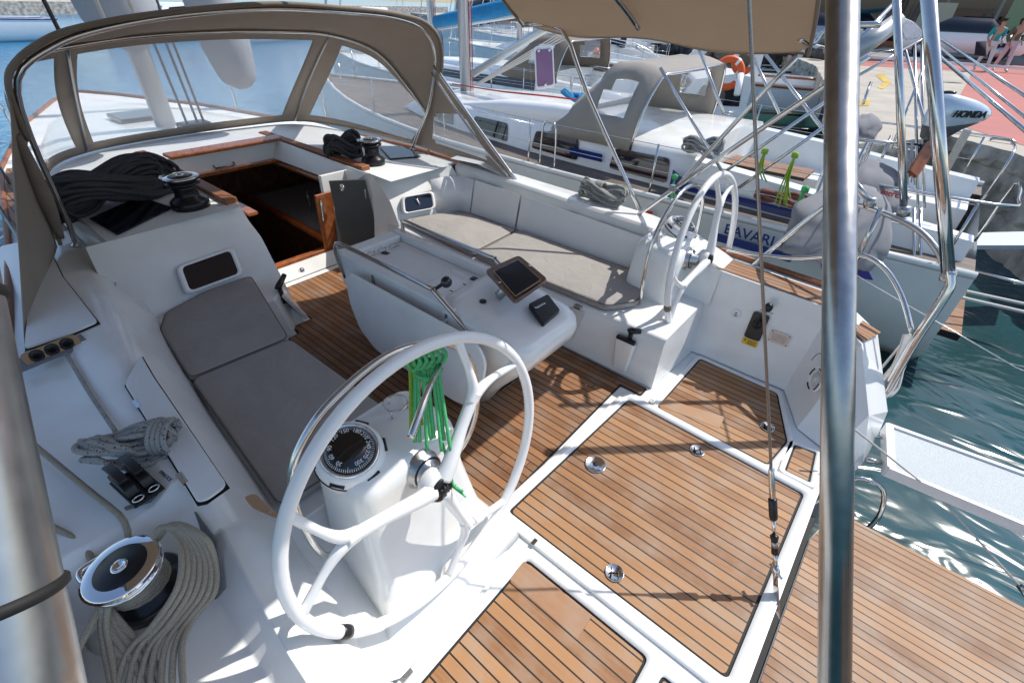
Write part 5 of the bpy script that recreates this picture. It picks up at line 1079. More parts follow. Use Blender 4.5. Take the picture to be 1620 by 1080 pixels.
    if detail > 1:
        b = MB(); b.loft([[W(1.5 + a, c_, fb - .42) for a, c_ in rr(-.16, -.16, .16, .16, .06)], [W(1.5 + a, c_, fb + .30) for a, c_ in rr(-.12, -.14, .12, .14, .05)], [W(1.5 + a, c_, fb + .42) for a, c_ in rr(-.10, -.12, .10, .12, .05)]], GELW); b.build('pedestal', t)
        b = MB(); b.tube([W(1.28, .48 * math.cos(a), fb + .28 + .48 * math.sin(a)) for a in [k * math.pi / 14 for k in range(28)]], .016, SS, seg=8, closed=True)
        for k in range(6): b.tube([W(1.28, 0, fb + .28), W(1.28, .48 * math.cos(k * math.pi / 3), fb + .28 + .48 * math.sin(k * math.pi / 3))], .008, SS, seg=6)
        b.build('wheel', t)
        b = MB(); b.box((0, 0, 0), (1, .5, .04), TEAK, M_ @ Matrix.Translation((1.75, -.25, fb + .12))); b.build('folding_table', t)
    # sprayhood
    if hood:
        x0, x1 = L * hoodspan[0], L * hoodspan[1]; z0 = fb + cabh; G2 = []
        def hp_(u): return 1.0 + .10 * math.sin(math.pi * min(1, u / .5)) if u < .42 else 1.06 * (1 - ((u - .42) / .58) ** 1.25) + .03
        U_ = [k / 14 for k in range(15)]; na = 28
        for u in U_:
            G2.append([W(x0 + (x1 - x0) * u - .18 * math.sin(math.pi * k / na) * (1 - u), math.cos(math.pi * k / na) * w0 * (1.04 - .06 * u), z0 - .12 + max(.04, hp_(u) * min(1, 1.5 * math.sin(math.pi * k / na)) ** .8 * .86)) for k in range(na + 1)])
        fr = lambda i, j: 7 <= i <= 11 and 5 <= j <= 22
        sd = lambda i, j: 2 <= i <= 5 and (2 <= j <= 4 or 23 <= j <= 25) and not (i == 5 and j in (4, 23))
        b = MB(); b.grid(G2, hood, skip=lambda i, j: fr(i, j) or sd(i, j)); h_ = b.build('sprayhood', t, solid=.01)
        for w_ in (lambda i, j: fr(i, j), lambda i, j: sd(i, j) and j < 9, lambda i, j: sd(i, j) and j > 9): b = MB(); b.grid(G2, VINYL, skip=lambda i, j: not w_(i, j)); b.build('hood_window', h_)
        b = MB(); b.tube([p + Vector((0, 0, .01)) for p in G2[0]], .016, SS); b.build('hood_frame', h_)
    if mast:
        xm = L * mx; b = MB(); b.tube([W(xm, 0, fb + cabh * .7), W(xm, 0, fb + 15)], .10, mat('anodised_mast', (.50, .53, .55), .35, .6), seg=12); b.build('mast', t)
        b = MB()
        for k in range(4): b.tube([W(xm - .12 - .02 * k, -.08 + .05 * k, fb + cabh * .8), W(xm - .11, -.08 + .05 * k, fb + 6)], .008, WROPE if k % 2 else mat('red_rope', (.4, .03, .04), .8), seg=5)
        b.build('halyards', t)
        b = MB()
        for s in (1, -1): b.tube([W(xm - .3, s * hb * .86, fb + .1), W(xm, s * .9, fb + 7)], .005, SS, seg=5)
        b.build('shrouds', t); b = MB(); b.tube([W(L - .1, 0, fb + .3), W(xm, 0, fb + 14.5)], .03, WHT, seg=6); b.build('forestay', t)
        if boom:
            b = MB(); b.tube([W(xm - .15, 0, fb + cabh + .75), W(L * .2, 0, fb + cabh + 1.45)], .07, mat('anodised_mast', (.5, .5, .5)), seg=10); b.build('boom', t)
            b = MB(); b.tube([W(xm - .2, 0, fb + cabh + .9), W(L * .42, 0, fb + cabh + 1.25), W(L * .22, 0, fb + cabh + 1.6)], [.16, .2, .12], cover or GREYC, seg=10, sub=3); b.build('sail_cover', t)
    # rails
    for s in (1, -1):
        xs = [.02, .11, .24, .38, .53, .68, .82, .94]
        for k, f in enumerate(xs): b = MB(); b.tube([W(L * f, s * (half(f) - .08), fb + .25 * f * f), W(L * f, s * (half(f) - .09), fb + .25 * f * f + .58)], .0125, SS, seg=6); b.build('stanchion', t)
        for hz in (.57, .30):
            b = MB(); b.tube([W(L * f, s * (half(f) - .085), fb + .25 * f * f + hz) for f in xs], .004, SS, seg=4); b.build('lifeline', t)
        if detail > 1:
            for f in (.355, .52): b = MB(); b.tube([W(L * f - .12, s * (half(f) - .08), fb + .05), W(L * f - .10, s * (half(f) - .08), fb + .55), W(L * f, s * (half(f) - .08), fb + .62), W(L * f + .10, s * (half(f) - .08), fb + .55), W(L * f + .12, s * (half(f) - .08), fb + .05)], .0125, SS, seg=7, sub=3); b.build('gate_hoop', t)
    b = MB(); b.tube([W(L * .11, hb * .88, fb + .58), W(.15, hb * .86, fb + .6), W(.0, hb * .7, fb + .6), W(0, hb * .35, fb + .58), W(.02, hb * .35, fb)], .0125, SS, seg=7, sub=3); b.build('pushpit', t)
    b = MB(); b.tube([W(L * .11, -hb * .88, fb + .58), W(.15, -hb * .86, fb + .6), W(.0, -hb * .7, fb + .6), W(0, -hb * .35, fb + .58), W(.02, -hb * .35, fb)], .0125, SS, seg=7, sub=3); b.build('pushpit', t)
    return t, W

B1, W1 = yacht_at('white yacht moored right alongside, with beige sprayhood, blue stripes and its name on the topside', -.75, -7.05, 0, L=12.6, beam=3.9, fb=1.16, stripe=None, hood=mat('beige_hood', (.36, .335, .30), .85, noise=.08, nscale=4, bump=.3, bscale=300, transl=.2), mast=True, boom=False, cabh=.42, hoodspan=(.285, .40))
# (blue cabin stripes)
for s in (1,):
    for xa, xb in ((2.15, 1.6), (3.62, 3.30), (1.5, -.3)):
        pass
b = MB(); b.slab([(3.20, -5.66, .60), (3.72, -5.67, .60), (3.72, -5.69, .50), (3.20, -5.68, .50)], BLUE, .01); b.build('cabin_stripe', B1)
b = MB(); b.slab([(1.95, -5.60, .50), (2.2, -5.62, .62), (2.2, -5.61, .42), (.2, -5.57, .40), (.2, -5.59, .49)], BLUE, .01); b.build('cabin_stripe', B1)
text_obj('BAVARIA', 'yacht_name', Vector((1.30, -5.085, .255)), axes((-1, .0, 0), (0, .05, 1)), .15, BLUE, B1, ext=.003, bold=.002)
b = MB(); b.slab([(1.35, -5.085, .235), (.55, -5.08, .235), (.60, -5.08, .15), (1.40, -5.085, .15)], BLUE, .006); b.build('name_underline', B1)
b = MB(); b.slab([(.42, -5.085, .34), (.05, -5.09, .36), (-.1, -5.095, .20), (.3, -5.09, .14)], mat('violet_stripe', (.06, .05, .28), .3), .006); b.build('swoosh_mark', B1)
b = MB(); b.slab([(2.20, -5.09, .27), (2.12, -5.09, .27), (2.12, -5.09, .16), (2.20, -5.09, .16)], RED, .005); mk = b.build('red_mark', B1)
text_obj('H', 'letter', Vector((2.185, -5.083, .18)), axes((-1, 0, 0), (0, 0, 1)), .085, WHT, mk, ext=.001)
b = MB(); b.tube([W1(7.6, 0, 1.9), W1(5.3, 0, 3.0)], .065, mat('vang_tube', (.55, .58, .58), .3, .5), seg=12); b.build('vang', B1)
b = MB()
for k in range(4): b.tube([W1(7.55, -.1 + .05 * k, 1.72), W1(5.2, -.1 + .06 * k, 2.75 + .03 * k)], .010, WROPE, seg=5)
b.build('vang_tackle', B1)
# open tinted hatch
hp = [Vector(v) for v in ((5.126,-6.7,1.046), (4.903,-6.9,1.096), (4.992,-6.9,1.654), (5.203,-6.7,1.632))]
b = MB(); b.slab(rpoly(hp, .05), GELW, .03); hh_ = b.build('open_hatch', B1, bevel=.006); hc = sum(hp, Vector()) / 4; toc = (Vector((0, 0, 2.2)) - hc).normalized()
nh = (hp[1] - hp[0]).cross(hp[3] - hp[0]).normalized(); nh = nh if nh.dot(toc) > 0 else -nh
b = MB(); b.slab(rpoly([hc + (p - hc) * .86 + nh * .01 for p in hp], .04), mat('violet_acrylic', (.20, .09, .21), .12, spec=.8), .006); b.build('hatch_pane', hh_)
for f, g in ((.22, .9), (.78, .9), (.5, .1)): b = MB(); b.lathe([(.025, 0), (.02, .02), (0, .025)], SS, hp[0].lerp(hp[1], f).lerp(hp[3].lerp(hp[2], f), g) + nh * .018, nh, seg=12); b.build('hatch_catch', hh_)
# long white roll on the cabin side top, red lines, blue bag
b = MB(); b.tube([(6.144,-6.1,0.756), (5.2,-6.05,0.844), (4.21,-6,0.911), (3.513,-5.97,0.931), (3.318,-5.97,0.927)], [.05, .13, .14, .12, .03], WHT, seg=14, sub=5); o = b.build('fender_roll'); tag(o, 'long smooth white roll lying along the near cabin edge of the moored yacht', 'roll')
b = MB()
for k in range(3): b.tube([(6.837,-6.6,0.961), (5.592,-6.5,0.986), (4.512,-6.4,1.046), (4.011,-6.4,1.055)][0:4] if k == 0 else [Vector(v) + Vector((0, .05 * k, .01 * k)) for v in ((6.837,-6.6,0.961), (5.592,-6.5,0.986), (4.512,-6.4,1.046), (4.011,-6.4,1.055))], .010, MATS['red_rope'], seg=5)
o = b.build('control_lines'); tag(o, 'red control lines led aft along the moored yacht\'s cabin top', 'rope')
BLUR = mat('blue_cover', (.02, .22, .45), .8, noise=.2, nscale=10)
hank('rope_bundle', 'turquoise rope bundle beside the white roll, under the beige sprayhood corner', 'rope', BLUR, (4.228,-6.4,1.046), (1, -.2, .1), .10, 12, .42, .018, 21, .06)
hank('coiled_rope', 'grey coiled rope on the moored yacht\'s coaming behind the far wheel', 'rope', GROPE, (1.963,-5.75,0.843), (1, .1, 0), .16, 12, .42, .014, 22, .10)
hank('coiled_rope', 'reddish rope coil on the moored yacht\'s side deck near the grey cover', 'rope', mat('rust_rope', (.22, .09, .07), .9), (0.92,-5.4,0.584), (1, .1, 0), .12, 12, .50, .014, 23, .06)
for i, (px_, lab) in enumerate(((0, 'green rope hank tied to the moored yacht\'s rail above its name'), (1, 'yellow-green rope hank tied on the moored yacht\'s rail, left one of two'), (2, 'yellow-green rope hank tied on the moored yacht\'s rail, right one of two'), (3, 'bright green rope tied over the grey quarter cover'))):
    b = MB(); rnd = random.Random(30 + i); m_ = NROPE if i in (0, 3) else YROPE
    tp = [Vector(v) for v in ((1.995,-5.2,0.667), (1.189,-5.25,1.069), (0.919,-5.25,1.083), (0.641,-4.6,0.977))][i]; dz = (.32, .34, .5, .27)[i]
    for k in range(5):
        q = Vector((rnd.uniform(-.05, .05), rnd.uniform(-.03, .03), 0)); b.tube([tp + Vector((0, 0, .03)), tp + q * .6 - Vector((0, 0, dz * .5)), tp + q * 1.4 - Vector((.03, 0, dz * rnd.uniform(.7, 1)))], .0075 if i else .006, m_, sub=4, seg=6)
    b.lathe([(.0, -.03), (.03, -.02), (.032, .02), (0, .035)], m_, tp, (0, 0, 1), seg=10); o = b.build('rope_hank'); tag(o, lab, 'rope')
# covered shapes at the stern
def covered(label, P, dep, seed, text=None, tp=None):
    """draped grey cover: outline given as picture-plane polygon at its own depth, with real thickness"""
    rnd = random.Random(seed); F_ = [_F(x, y, dep) for x, y in P]; c_ = sum(F_, Vector()) / len(F_); V = (c_ - Vector((0, 0, 2.2))); V.z = 0; V.normalize(); rings = []
    from mathutils import noise
    prof_ = [(-.22, .30), (-.21, .6), (-.18, .80), (-.12, .93), (-.05, .98), (.02, 1.0), (.09, .99), (.16, .94), (.22, .82), (.25, .6), (.26, .3)]
    out_ = rpoly(F_, .10, 6); dense = []
    for i in range(len(out_)):
        a_, b__ = out_[i], out_[(i + 1) % len(out_)]; k_ = max(1, int((b__ - a_).length / .03)); dense += [a_.lerp(b__, q / k_) for q in range(k_)]
    for d, s in prof_:
        R1 = []
        for p in dense:
            q = c_ + (p - c_) * s + V * d; w_ = noise.noise(q * 5 + Vector((seed, 0, 0))) * .05 + abs(noise.noise(Vector((q.x * 9, q.y * 9, q.z * 2.5 + seed)))) * -.05
            R1.append(q + ((p - c_).normalized() + V * (1 if d > 0 else -1)) * w_)
        rings.append(R1)
    b = MB(); b.loft(rings, GREYC); o = b.build('grey_cover'); tag(o, label, 'cover'); return o
c1 = covered('large grey fabric cover hung over gear on the quarter rail, with the green rope', [(1252, 322), (1300, 296), (1380, 302), (1418, 330), (1412, 372), (1398, 425), (1330, 425), (1262, 402), (1236, 384)], 3.5, 1)
c2 = covered('grey fabric outboard cover with a red word, higher and further aft', [(1350, 262), (1395, 258), (1426, 285), (1430, 320), (1420, 338), (1370, 322), (1330, 310), (1335, 275)], 4.3, 2)
c3 = covered('small grey cover behind the pole on the moored yacht\'s stern', [(1352, 182), (1385, 180), (1396, 200), (1388, 222), (1355, 220)], 5.0, 3)
b = MB(); v0 = _F(1392, 307, 4.08); rx = (_F(1410, 311, 4.08) - v0).normalized(); text_obj('mercury', 'printed_word', v0, axes(rx, (0, 0, 1)), .075, RED, None, ext=.002, bold=.001); o = bpy.data.objects['printed_word']; o.parent = c2
# lifted stern parts of B1: transom steps
b = MB(); b.box((-.95, -8.4, -.35), (-.7, -5.6, -.28), TEAK); b.build('bathing_step', B1)

# ---- second yacht, with brown hood; third boats; masts
HB2 = mat('brown_hood', (.20, .165, .13), .85, noise=.1, nscale=4)
yacht_at('white yacht second from us with a dark window band, brown hood and blue sail cover', 5.0, -11.6, math.radians(4), L=12, beam=3.8, fb=1.15, darkband=True, hood=HB2, cover=BLUR, detail=1, group='yachts moored in the row')
yacht_at('white yacht third in the row, seen between masts, with a red sail cover', 9.5, -20.5, math.radians(6), L=11, beam=3.5, fb=1.1, hood=mat('navy_hood', (.02, .03, .08), .8), cover=RED, detail=1, wins=3, group='yachts moored in the row')
yacht_at('white yacht far in the row with a yellow sail cover', 13.5, -27, math.radians(8), L=11, beam=3.4, fb=1.1, hood=mat('grey_hood', (.25, .25, .25), .8), cover=YEL, detail=1, wins=3, group='yachts moored in the row')
yacht_at('white yacht at the end of the row with a bright blue sail cover', 17, -33, math.radians(10), L=12, beam=3.6, fb=1.1, hood=BLUR, cover=BLUR, detail=1, wins=3, group='yachts moored in the row')

for i, (X, Y, a_, c_) in enumerate(((22, -36, 12, 'green'), (27, -38, 20, 'plain white'), (34, -40, 30, 'grey'))):
    yacht_at('distant white yacht with %s sail cover, %s of the far line' % (('a green', 'a plain white', 'a grey')[i], ('nearest', 'middle', 'farthest')[i]), X, Y, math.radians(a_ + 60), L=11, beam=3.4, fb=1.1, hood=None, cover=(mat('green_cover', (.03, .2, .12), .8), WHT, GREYC)[i], detail=1, wins=3, group='far line of yachts')
# ---- motor boats
def motorboat(label, X, Y, ang, L=7, beam=2.5, fb=.9, col=None, cab=None, red=None, group='small motor boats'):
    col = col or GELW; M_ = Matrix.Translation((X, Y, WZ)) @ Matrix.Rotation(ang, 4, 'Z'); W = lambda x, y, z: M_ @ Vector((x, y, z)); t = thing('motor_boat', label, 'motor boat', W(L / 2, 0, 0), group)
    b = MB(); secs = []
    for k in range(9):
        f = k / 8; h = beam / 2 * (1 if f < .5 else max(.03, 1 - ((f - .5) / .5) ** 2)); z = fb + .35 * f * f
        secs.append([W(L * f + (.4 if k == 8 else 0), s * y, zz) for s, y, zz in ((1, h, z), (1, h * .95, .35), (1, h * .8, .0), (-1, h * .8, .0), (-1, h * .95, .35), (-1, h, z))])
    b.loft(secs, col, closed=False, cap=False); b.quad(list(secs[0]), col); b.build('hull', t)
    b = MB(); b.grid([[Vector(s_[0]).lerp(Vector(s_[5]), v) for v in (0, .5, 1)] for s_ in secs], GEL, skip=lambda i, j: i < 3); b.quad([W(0, -beam * .42, .35), W(L * .4, -beam * .42, .35), W(L * .4, beam * .42, .35), W(0, beam * .42, .35)], GEL); b.build('deck', t)
    b = MB(); b.tube([Vector(s_[0]) + Vector((0, 0, -.08)) for s_ in secs], .04, red or BLK, seg=6); b.tube([Vector(s_[5]) + Vector((0, 0, -.08)) for s_ in secs], .04, red or BLK, seg=6); b.build('rubbing_strake', t)
    b = MB(); w = beam * .34; b.loft([[W(x, s * y, z) for s, y, z in ((-1, w, fb), (-1, w * .95, fb + hh), (1, w * .95, fb + hh), (1, w, fb))] for x, hh in ((L * .34, .95), (L * .42, 1.0), (L * .56, .85), (L * .66, .1))], GELW, closed=False, cap=False, smooth=False); b.quad([W(L * .34, -w, fb), W(L * .34, w, fb), W(L * .34, w * .95, fb + .95), W(L * .34, -w * .95, fb + .95)], GELW); b.build('cabin', t, bevel=.03)
    for s in (1, -1): b = MB(); b.slab([W(L * .37, s * (w * .99 + .012), fb + .3), W(L * .56, s * (w * .99 + .012), fb + .3), W(L * .53, s * (w * .965 + .012), fb + .72), W(L * .38, s * (w * .965 + .012), fb + .8)], DGLASS, .01); b.build('side_window', t)
    b = MB(); b.slab([W(L * .575, -w * .85, fb + .78), W(L * .575, w * .85, fb + .78), W(L * .65, w * .9, fb + .22), W(L * .65, -w * .9, fb + .22)], DGLASS, .012); b.build('windscreen', t)
    b = MB(); b.tube([W(L * .66, s_ * beam * .4, fb + .2) for s_ in (1,)] + [W(L * .8, beam * .28, fb + .75), W(L, 0, fb + .95), W(L * .8, -beam * .28, fb + .75), W(L * .66, -beam * .4, fb + .2)], .014, SS, seg=6, sub=3); b.build('bow_rail', t)
    b = MB(); b.box((-.35, -.18, .3), (0, .18, 1.25), BLK, M_); b.build('outboard', t, bevel=.06)
    return t, W
mb, Wm = motorboat('white motor boat with brown rubbing strake and two orange lifebuoys beyond the grey hood', 2.6, -19.5, math.radians(25), L=8.5, beam=2.8, fb=1.15, red=WOOD)
def buoy(label, c_, r, ax):
    t = thing('lifebuoy', label, 'lifebuoy', c_, 'orange lifebuoys'); C0 = Vector(c_); A = Vector(ax).normalized(); U = A.orthogonal().normalized(); V = A.cross(U); P = lambda a: C0 + (U * math.cos(a) + V * math.sin(a)) * r
    b = MB(); b.tube([P(k * math.pi / 14) for k in range(28)], r * .27, ORG, seg=12, closed=True); b.build('ring', t)
    for q in range(4): b = MB(); b.tube([P(q * math.pi / 2 + .2 + d) for d in (-.11, 0, .11)], r * .285, WHT, seg=12, cap=False); b.build('white_band', t)
buoy('bright orange lifebuoy seen whole beside the grey hood, left of the stay wire', _F(1152, 116, 9.0), .235, (-.4, .8, .2)); buoy('second orange lifebuoy partly hidden behind the first one', _F(1176, 98, 10.2), .21, (-.6, .6, .2))
b = MB(); b.tube([_F(1172, 118, 8.8), _F(1166, 150, 8.8)], .06, WHT, seg=10); o = b.build('fender'); tag(o, 'small white fender hanging below the orange lifebuoy', 'fender')
motorboat('small white boat with grey outboard and clutter, right of the lifebuoys by the stone bank', 8.0, -26, math.radians(200), L=6, beam=2.2, fb=.8)
mb2, _ = motorboat('small dark green open boat low behind the moored yacht\'s cockpit', 2.4, -15.2, math.radians(30), L=6, beam=2.1, fb=.7, col=mat('green_hull', (.05, .13, .10), .4))
for i, (X, Y, a, L_, lb) in enumerate(((52, -2.2, 100, 9, 'white cabin boat far left across the water, leftmost of the far boats'), (50, -9.5, 95, 9, 'white cabin boat far left, second of the far boats'), (47, -19.5, 110, 9, 'white far boat seen through the sprayhood window, with a red strake'), (44, -25, 115, 8, 'white far boat at the right edge of the sprayhood\'s middle window'), (40, -31, 120, 8, 'white far boat above the sprayhood\'s far window'))):
    motorboat(lb, X, Y, math.radians(a), L=L_, beam=3, fb=1.3, red=RED if i in (2, 3) else BLUE)
# far mole closing the basin
b = MB(); b.box((95, -90, -2), (105, 90, .6), CON); o = b.build('mole'); tag(o, 'long low harbour mole closing the basin', 'breakwater', kind='structure')
# rough stones along the inner quay
b = MB(); rnd = random.Random(5); DST = mat('dark_stone', (.09, .085, .08), .9, noise=.5, nscale=5)
sa, sb = Vector((3.702,-25.913,0)), Vector((13.969,-31.18,0))
for k in range(170):
    f = rnd.random(); q = sa.lerp(sb, f) + Vector((rnd.uniform(-.6, .6), rnd.uniform(-1.2, 1.0), rnd.uniform(-.5, .8))); s = rnd.uniform(.2, .5); vs_ = []
    for u in range(5):
        for v in range(6):
            th_ = math.pi * (u + .0) / 4; ph = v * math.pi / 3; vs_.append(q + Vector((math.sin(th_) * math.cos(ph), math.sin(th_) * math.sin(ph), math.cos(th_) * .7)) * s * rnd.uniform(.8, 1.15))
    b.add(vs_, [(u * 6 + v, u * 6 + (v + 1) % 6, (u + 1) * 6 + (v + 1) % 6, (u + 1) * 6 + v) for u in range(4) for v in range(6)], DST)
o = b.build('rubble_bank'); tag(o, 'dark rubble stones along the inner quay', 'stones', kind='stuff')

# ============================================================= OUTBOARD ENGINE ON THE STERN RAIL
ob = thing('outboard_motor', 'silver-blue outboard motor clamped upright on a stern rail in front of the quay', 'outboard motor', _F(1520, 175, 4.2))
oc = _F(1514, 180, 4.2); ux = (_F(1560, 182, 4.2) - oc); ux.z = 0; ux.normalize(); uz = Vector((0, 0, 1)); uy = uz.cross(ux)
OB = lambda a, c_, z: oc + ux * a + uy * c_ + uz * z
SLV = mat('silver_blue_paint', (.55, .64, .72), .25, .3, noise=.03, nscale=8, coat=.5)
def oring(z, a0, a1, w, dz=0, pw=2.6):
    out = []
    for k in range(24):
        t_ = 2 * math.pi * k / 24; cx, sy = math.cos(t_), math.sin(t_); e = 2 / pw
        a = (a0 + a1) / 2 + (a1 - a0) / 2 * math.copysign(abs(cx) ** e, cx); c_ = w * math.copysign(abs(sy) ** e, sy); out.append(OB(a, c_, z + dz * (a - (a0 + a1) / 2)))
    return out
b = MB(); b.loft([oring(-.075, -.22, .20, .115, .18), oring(-.06, -.24, .23, .13, .12), oring(.0, -.245, .265, .14, .0), oring(.06, -.24, .255, .135, -.10), oring(.11, -.20, .20, .11, -.2), oring(.135, -.14, .10, .07, -.2)], SLV); cw = b.build('cowl', ob)
for s in (1, -1):
    m_ = axes(-ux * s if s > 0 else ux, uz)
    pos = OB(.14 if s > 0 else -.15, s * .146, -.005); 
    text_obj('HONDA', 'lettering', pos, axes(-ux * 1.0 if s > 0 else ux, uz), .075, ANOD, cw, ext=.004, bold=.0022, shear=.25)
b = MB(); b.loft([oring(-.20, -.16, .02, .08, .4), oring(-.15, -.2, .10, .10, .4), oring(-.085, -.225, .20, .122, .18), oring(-.073, -.225, .205, .118, .18)], mat('dark_grey_casing', (.06, .065, .07), .4)); b.build('lower_casing', ob)
b = MB(); b.tube([OB(-.06, 0, -.16), OB(-.16, 0, -.45), OB(-.30, 0, -.95)], [.06, .05, .04], ANOD, seg=12); b.build('leg', ob)
b = MB(); b.box((-.16, -.06, -.5), (-.10, .06, -.12), SSB, Matrix.Translation(oc)); b.build('clamp_bracket', ob)
b = MB(); b.tube([OB(-.22, 0, .10), OB(-.17, .03, .15), OB(-.12, -.02, .15)], .025, BLK, sub=3); b.build('handle', ob)
b = MB(); b.slab([_F(1465, 225, 4.2), _F(1478, 232, 4.2), _F(1446, 282, 4.2), _F(1434, 272, 4.2)], WOOD, .04); o = b.build('wooden_bracket'); tag(o, 'varnished wooden board clamped on the rail beside the outboard motor', 'board')
rp = thing('stern_rail', 'cluster of stainless rail tubes, ladder and bracket on the moored yacht\'s stern', 'railing', _F(1440, 200, 4.2))
for k, (a, c_, r_) in enumerate((((1447, 70), (1452, 330), .012), ((1458, 60), (1462, 330), .012), ((1432, 80), (1500, 330), .014), ((1340, 220), (1480, 232), .014), ((1410, 235), (1480, 60), .010), ((1395, 250), (1410, 215), .012), ((1446, 330), (1446, 480), .014), ((1456, 330), (1456, 478), .014), ((1440, 412), (1475, 416), .014), ((1440, 440), (1475, 444), .014), ((1340, 130), (1460, 62), .014), ((1345, 100), (1410, 10), .010), ((1365, 165), (1378, 130), .012))):
    b = MB(); b.tube([_F(*a, 4.4), _F(*c_, 4.4)], r_, SS, seg=8); b.build('rail', rp)
b = MB(); b.slab(rpoly([_F(1426, 30, 4.3), _F(1445, 38, 4.3), _F(1460, 55, 4.3), _F(1450, 62, 4.3), _F(1430, 66, 4.3), _F(1424, 50, 4.3)], .03), SSB, .02); b.build('davit_plate', rp, bevel=.004)
for k in range(3): b = MB(); b.tube([_F(1482 + 0, 58 + k * 14, 3.4 + .2 * k), _F(1640, 178 + k * 22 - (0 if k else 14), 2.4 + .2 * k)], .008 + .004 * (k == 2), SS, seg=6); b.build('wire', rp)
dv = thing('davit_arm', 'short grey metal davit beam tilted behind the thick pole', 'davit', _F(1380, 60, 4.3))
b = MB(); b.tube([_F(1345, 88, 4.3), _F(1420, 34, 4.3)], [.085, .075], mat('davit_grey', (.4, .42, .42), .35, .5), seg=12); b.build('beam', dv)
b = MB(); b.tube([_F(1345, 78, 4.3), _F(1412, 8, 4.3)], .02, SS); b.build('stay', dv)
b = MB(); rnd = random.Random(9)
for k in range(9): b.tube([_F(1435 + rnd.uniform(-8, 10), 235 + rnd.uniform(-15, 10), 4.35), _F(1440 + rnd.uniform(-10, 12), 262 + rnd.uniform(-10, 10), 4.3), _F(1445 + rnd.uniform(-15, 15), 285 + rnd.uniform(-15, 10), 4.35)], .008, WROPE, sub=3, seg=5)
o = b.build('rope_tangle'); tag(o, 'tangle of pale lines hanging by the wooden bracket', 'rope')
# extra diagonal tubes between the yachts
tf = thing('folded_awning', 'folded stainless awning frame tubes crossing above the moored yacht\'s cockpit', 'frame', _F(1200, 200, 5))
for a, c_, d0, d1 in (((1120, 290), (1330, 145), 5.0, 4.2), ((1165, 300), (1340, 175), 5.0, 4.2), ((1145, 275), (1045, 108), 5.0, 5.3), ((1310, 215), (1210, 85), 4.6, 5.2), ((1235, 185), (1185, 75), 5.4, 5.6), ((1100, 62), (1145, 180), 5.2, 5.0), ((1145, 180), (1160, 178), 5.0, 5.0), ((1245, 370), (1310, 300), 4.3, 4.2), ((1310, 300), (1345, 297), 4.2, 4.2)):
    b = MB(); b.tube([_F(*a, d0), _F(*c_, d1)], .017, SS, seg=8); b.build('tube', tf)

# ============================================================= PROMENADE: KIOSK FRONT, CAR, PEOPLE
kb = thing('waterfront_shop', 'low glass-fronted waterfront shop behind the pedestrians', 'shop', (4, -34, .6))
WF = -36.0
b = MB(); b.box((-22, WF - 6, .5), (34, WF, .9), WOOD); b.box((-22, WF - 5.9, 3.4), (34, WF + .2, 3.7), mat('fascia', (.5, .53, .55), .5)); b.box((-22, WF - 6, .9), (34, WF - 5.8, 3.4), mat('shop_back', (.12, .11, .1), .7)); b.box((-22, WF - 7, 3.7), (34, WF, 8), mat('shop_wall', (.35, .33, .30), .8, noise=.2, nscale=1)); b.build('walls', kb)
for k in range(26):
    x = -21 + k * 2.1
    b = MB(); b.box((x, WF - .02, .9), (x + 1.98, WF + .0, 3.3), DGLASS); b.build('window', kb)
    b = MB(); b.box((x + 1.98, WF - .06, .9), (x + 2.1, WF + .05, 3.4), mat('frame_grey', (.22, .22, .21), .5)); b.build('post', kb)
for x0, x1, z0, z1, mm_ in ((1.6, 3.0, 1.2, 2.6, mat('cream_blind', (.5, .45, .33), .8)), (-1.8, -.4, 1.6, 2.8, mat('green_poster', (.25, .33, .18), .6))):
    b = MB(); b.box((x0, WF + .03, z0), (x1, WF + .07, z1), mm_); b.build('blind', kb)
b = MB(); b.box((-24, -26.4, .63), (40, -26.3, .72), WHT); o = b.build('low_rail'); tag(o, 'long low white rail in front of the shop', 'rail')
def car(label, X, Y, col):
    t = thing('parked_car', label, 'car', (X, Y, .63), 'cars parked along the promenade')
    def rg(x, w, z0, z1, z2): return [(X + x, Y - w, .63 + z0), (X + x, Y - w, .63 + z1), (X + x, Y - w * .78, .63 + z2), (X + x, Y + w * .78, .63 + z2), (X + x, Y + w, .63 + z1), (X + x, Y + w, .63 + z0)]
    b = MB(); b.loft([rg(-2.1, .75, .35, .6, .62), rg(-1.95, .85, .25, .8, .85), rg(-1.0, .88, .22, .9, .95), rg(1.2, .88, .22, .9, .95), rg(1.95, .82, .25, .78, .82), rg(2.1, .7, .35, .55, .6)], col); b.build('body', t)
    b = MB(); b.loft([rg(-1.3, .84, .88, .9, .92), rg(-.6, .80, .88, .95, 1.42), rg(.7, .80, .88, .95, 1.44), rg(1.6, .82, .88, .9, .94)], DGLASS); b.build('window', t)
    for x in (-1.3, 1.3):
        for s in (-1, 1): b = MB(); b.lathe([(.0, -.1), (.32, -.1), (.32, .1), (0, .1)], BLK, (X + x, Y + s * .8, .95), (0, 1, 0), seg=16); w_ = b.build('wheel', t); b = MB(); b.lathe([(.19, .101 * s), (.17, .115 * s), (0, .115 * s)], SSB, (X + x, Y + s * .8, .95), (0, 1, 0), seg=12); b.build('rim', w_)
car('white parked car reflected light behind the pedestrians', .6, -30.5, WHT); car('silver parked car behind the masts, left of the pedestrians', 6.5, -31, mat('silver_car', (.4, .42, .45), .25, .5)); car('blue-grey parked car partly hidden by the thick pole', 11.5, -31.5, mat('bluegrey_car', (.10, .15, .2), .25, .3))
for X, Y in ((15, -33), (23, -34)): car('dark parked car far along the promenade', X, Y, ANOD)

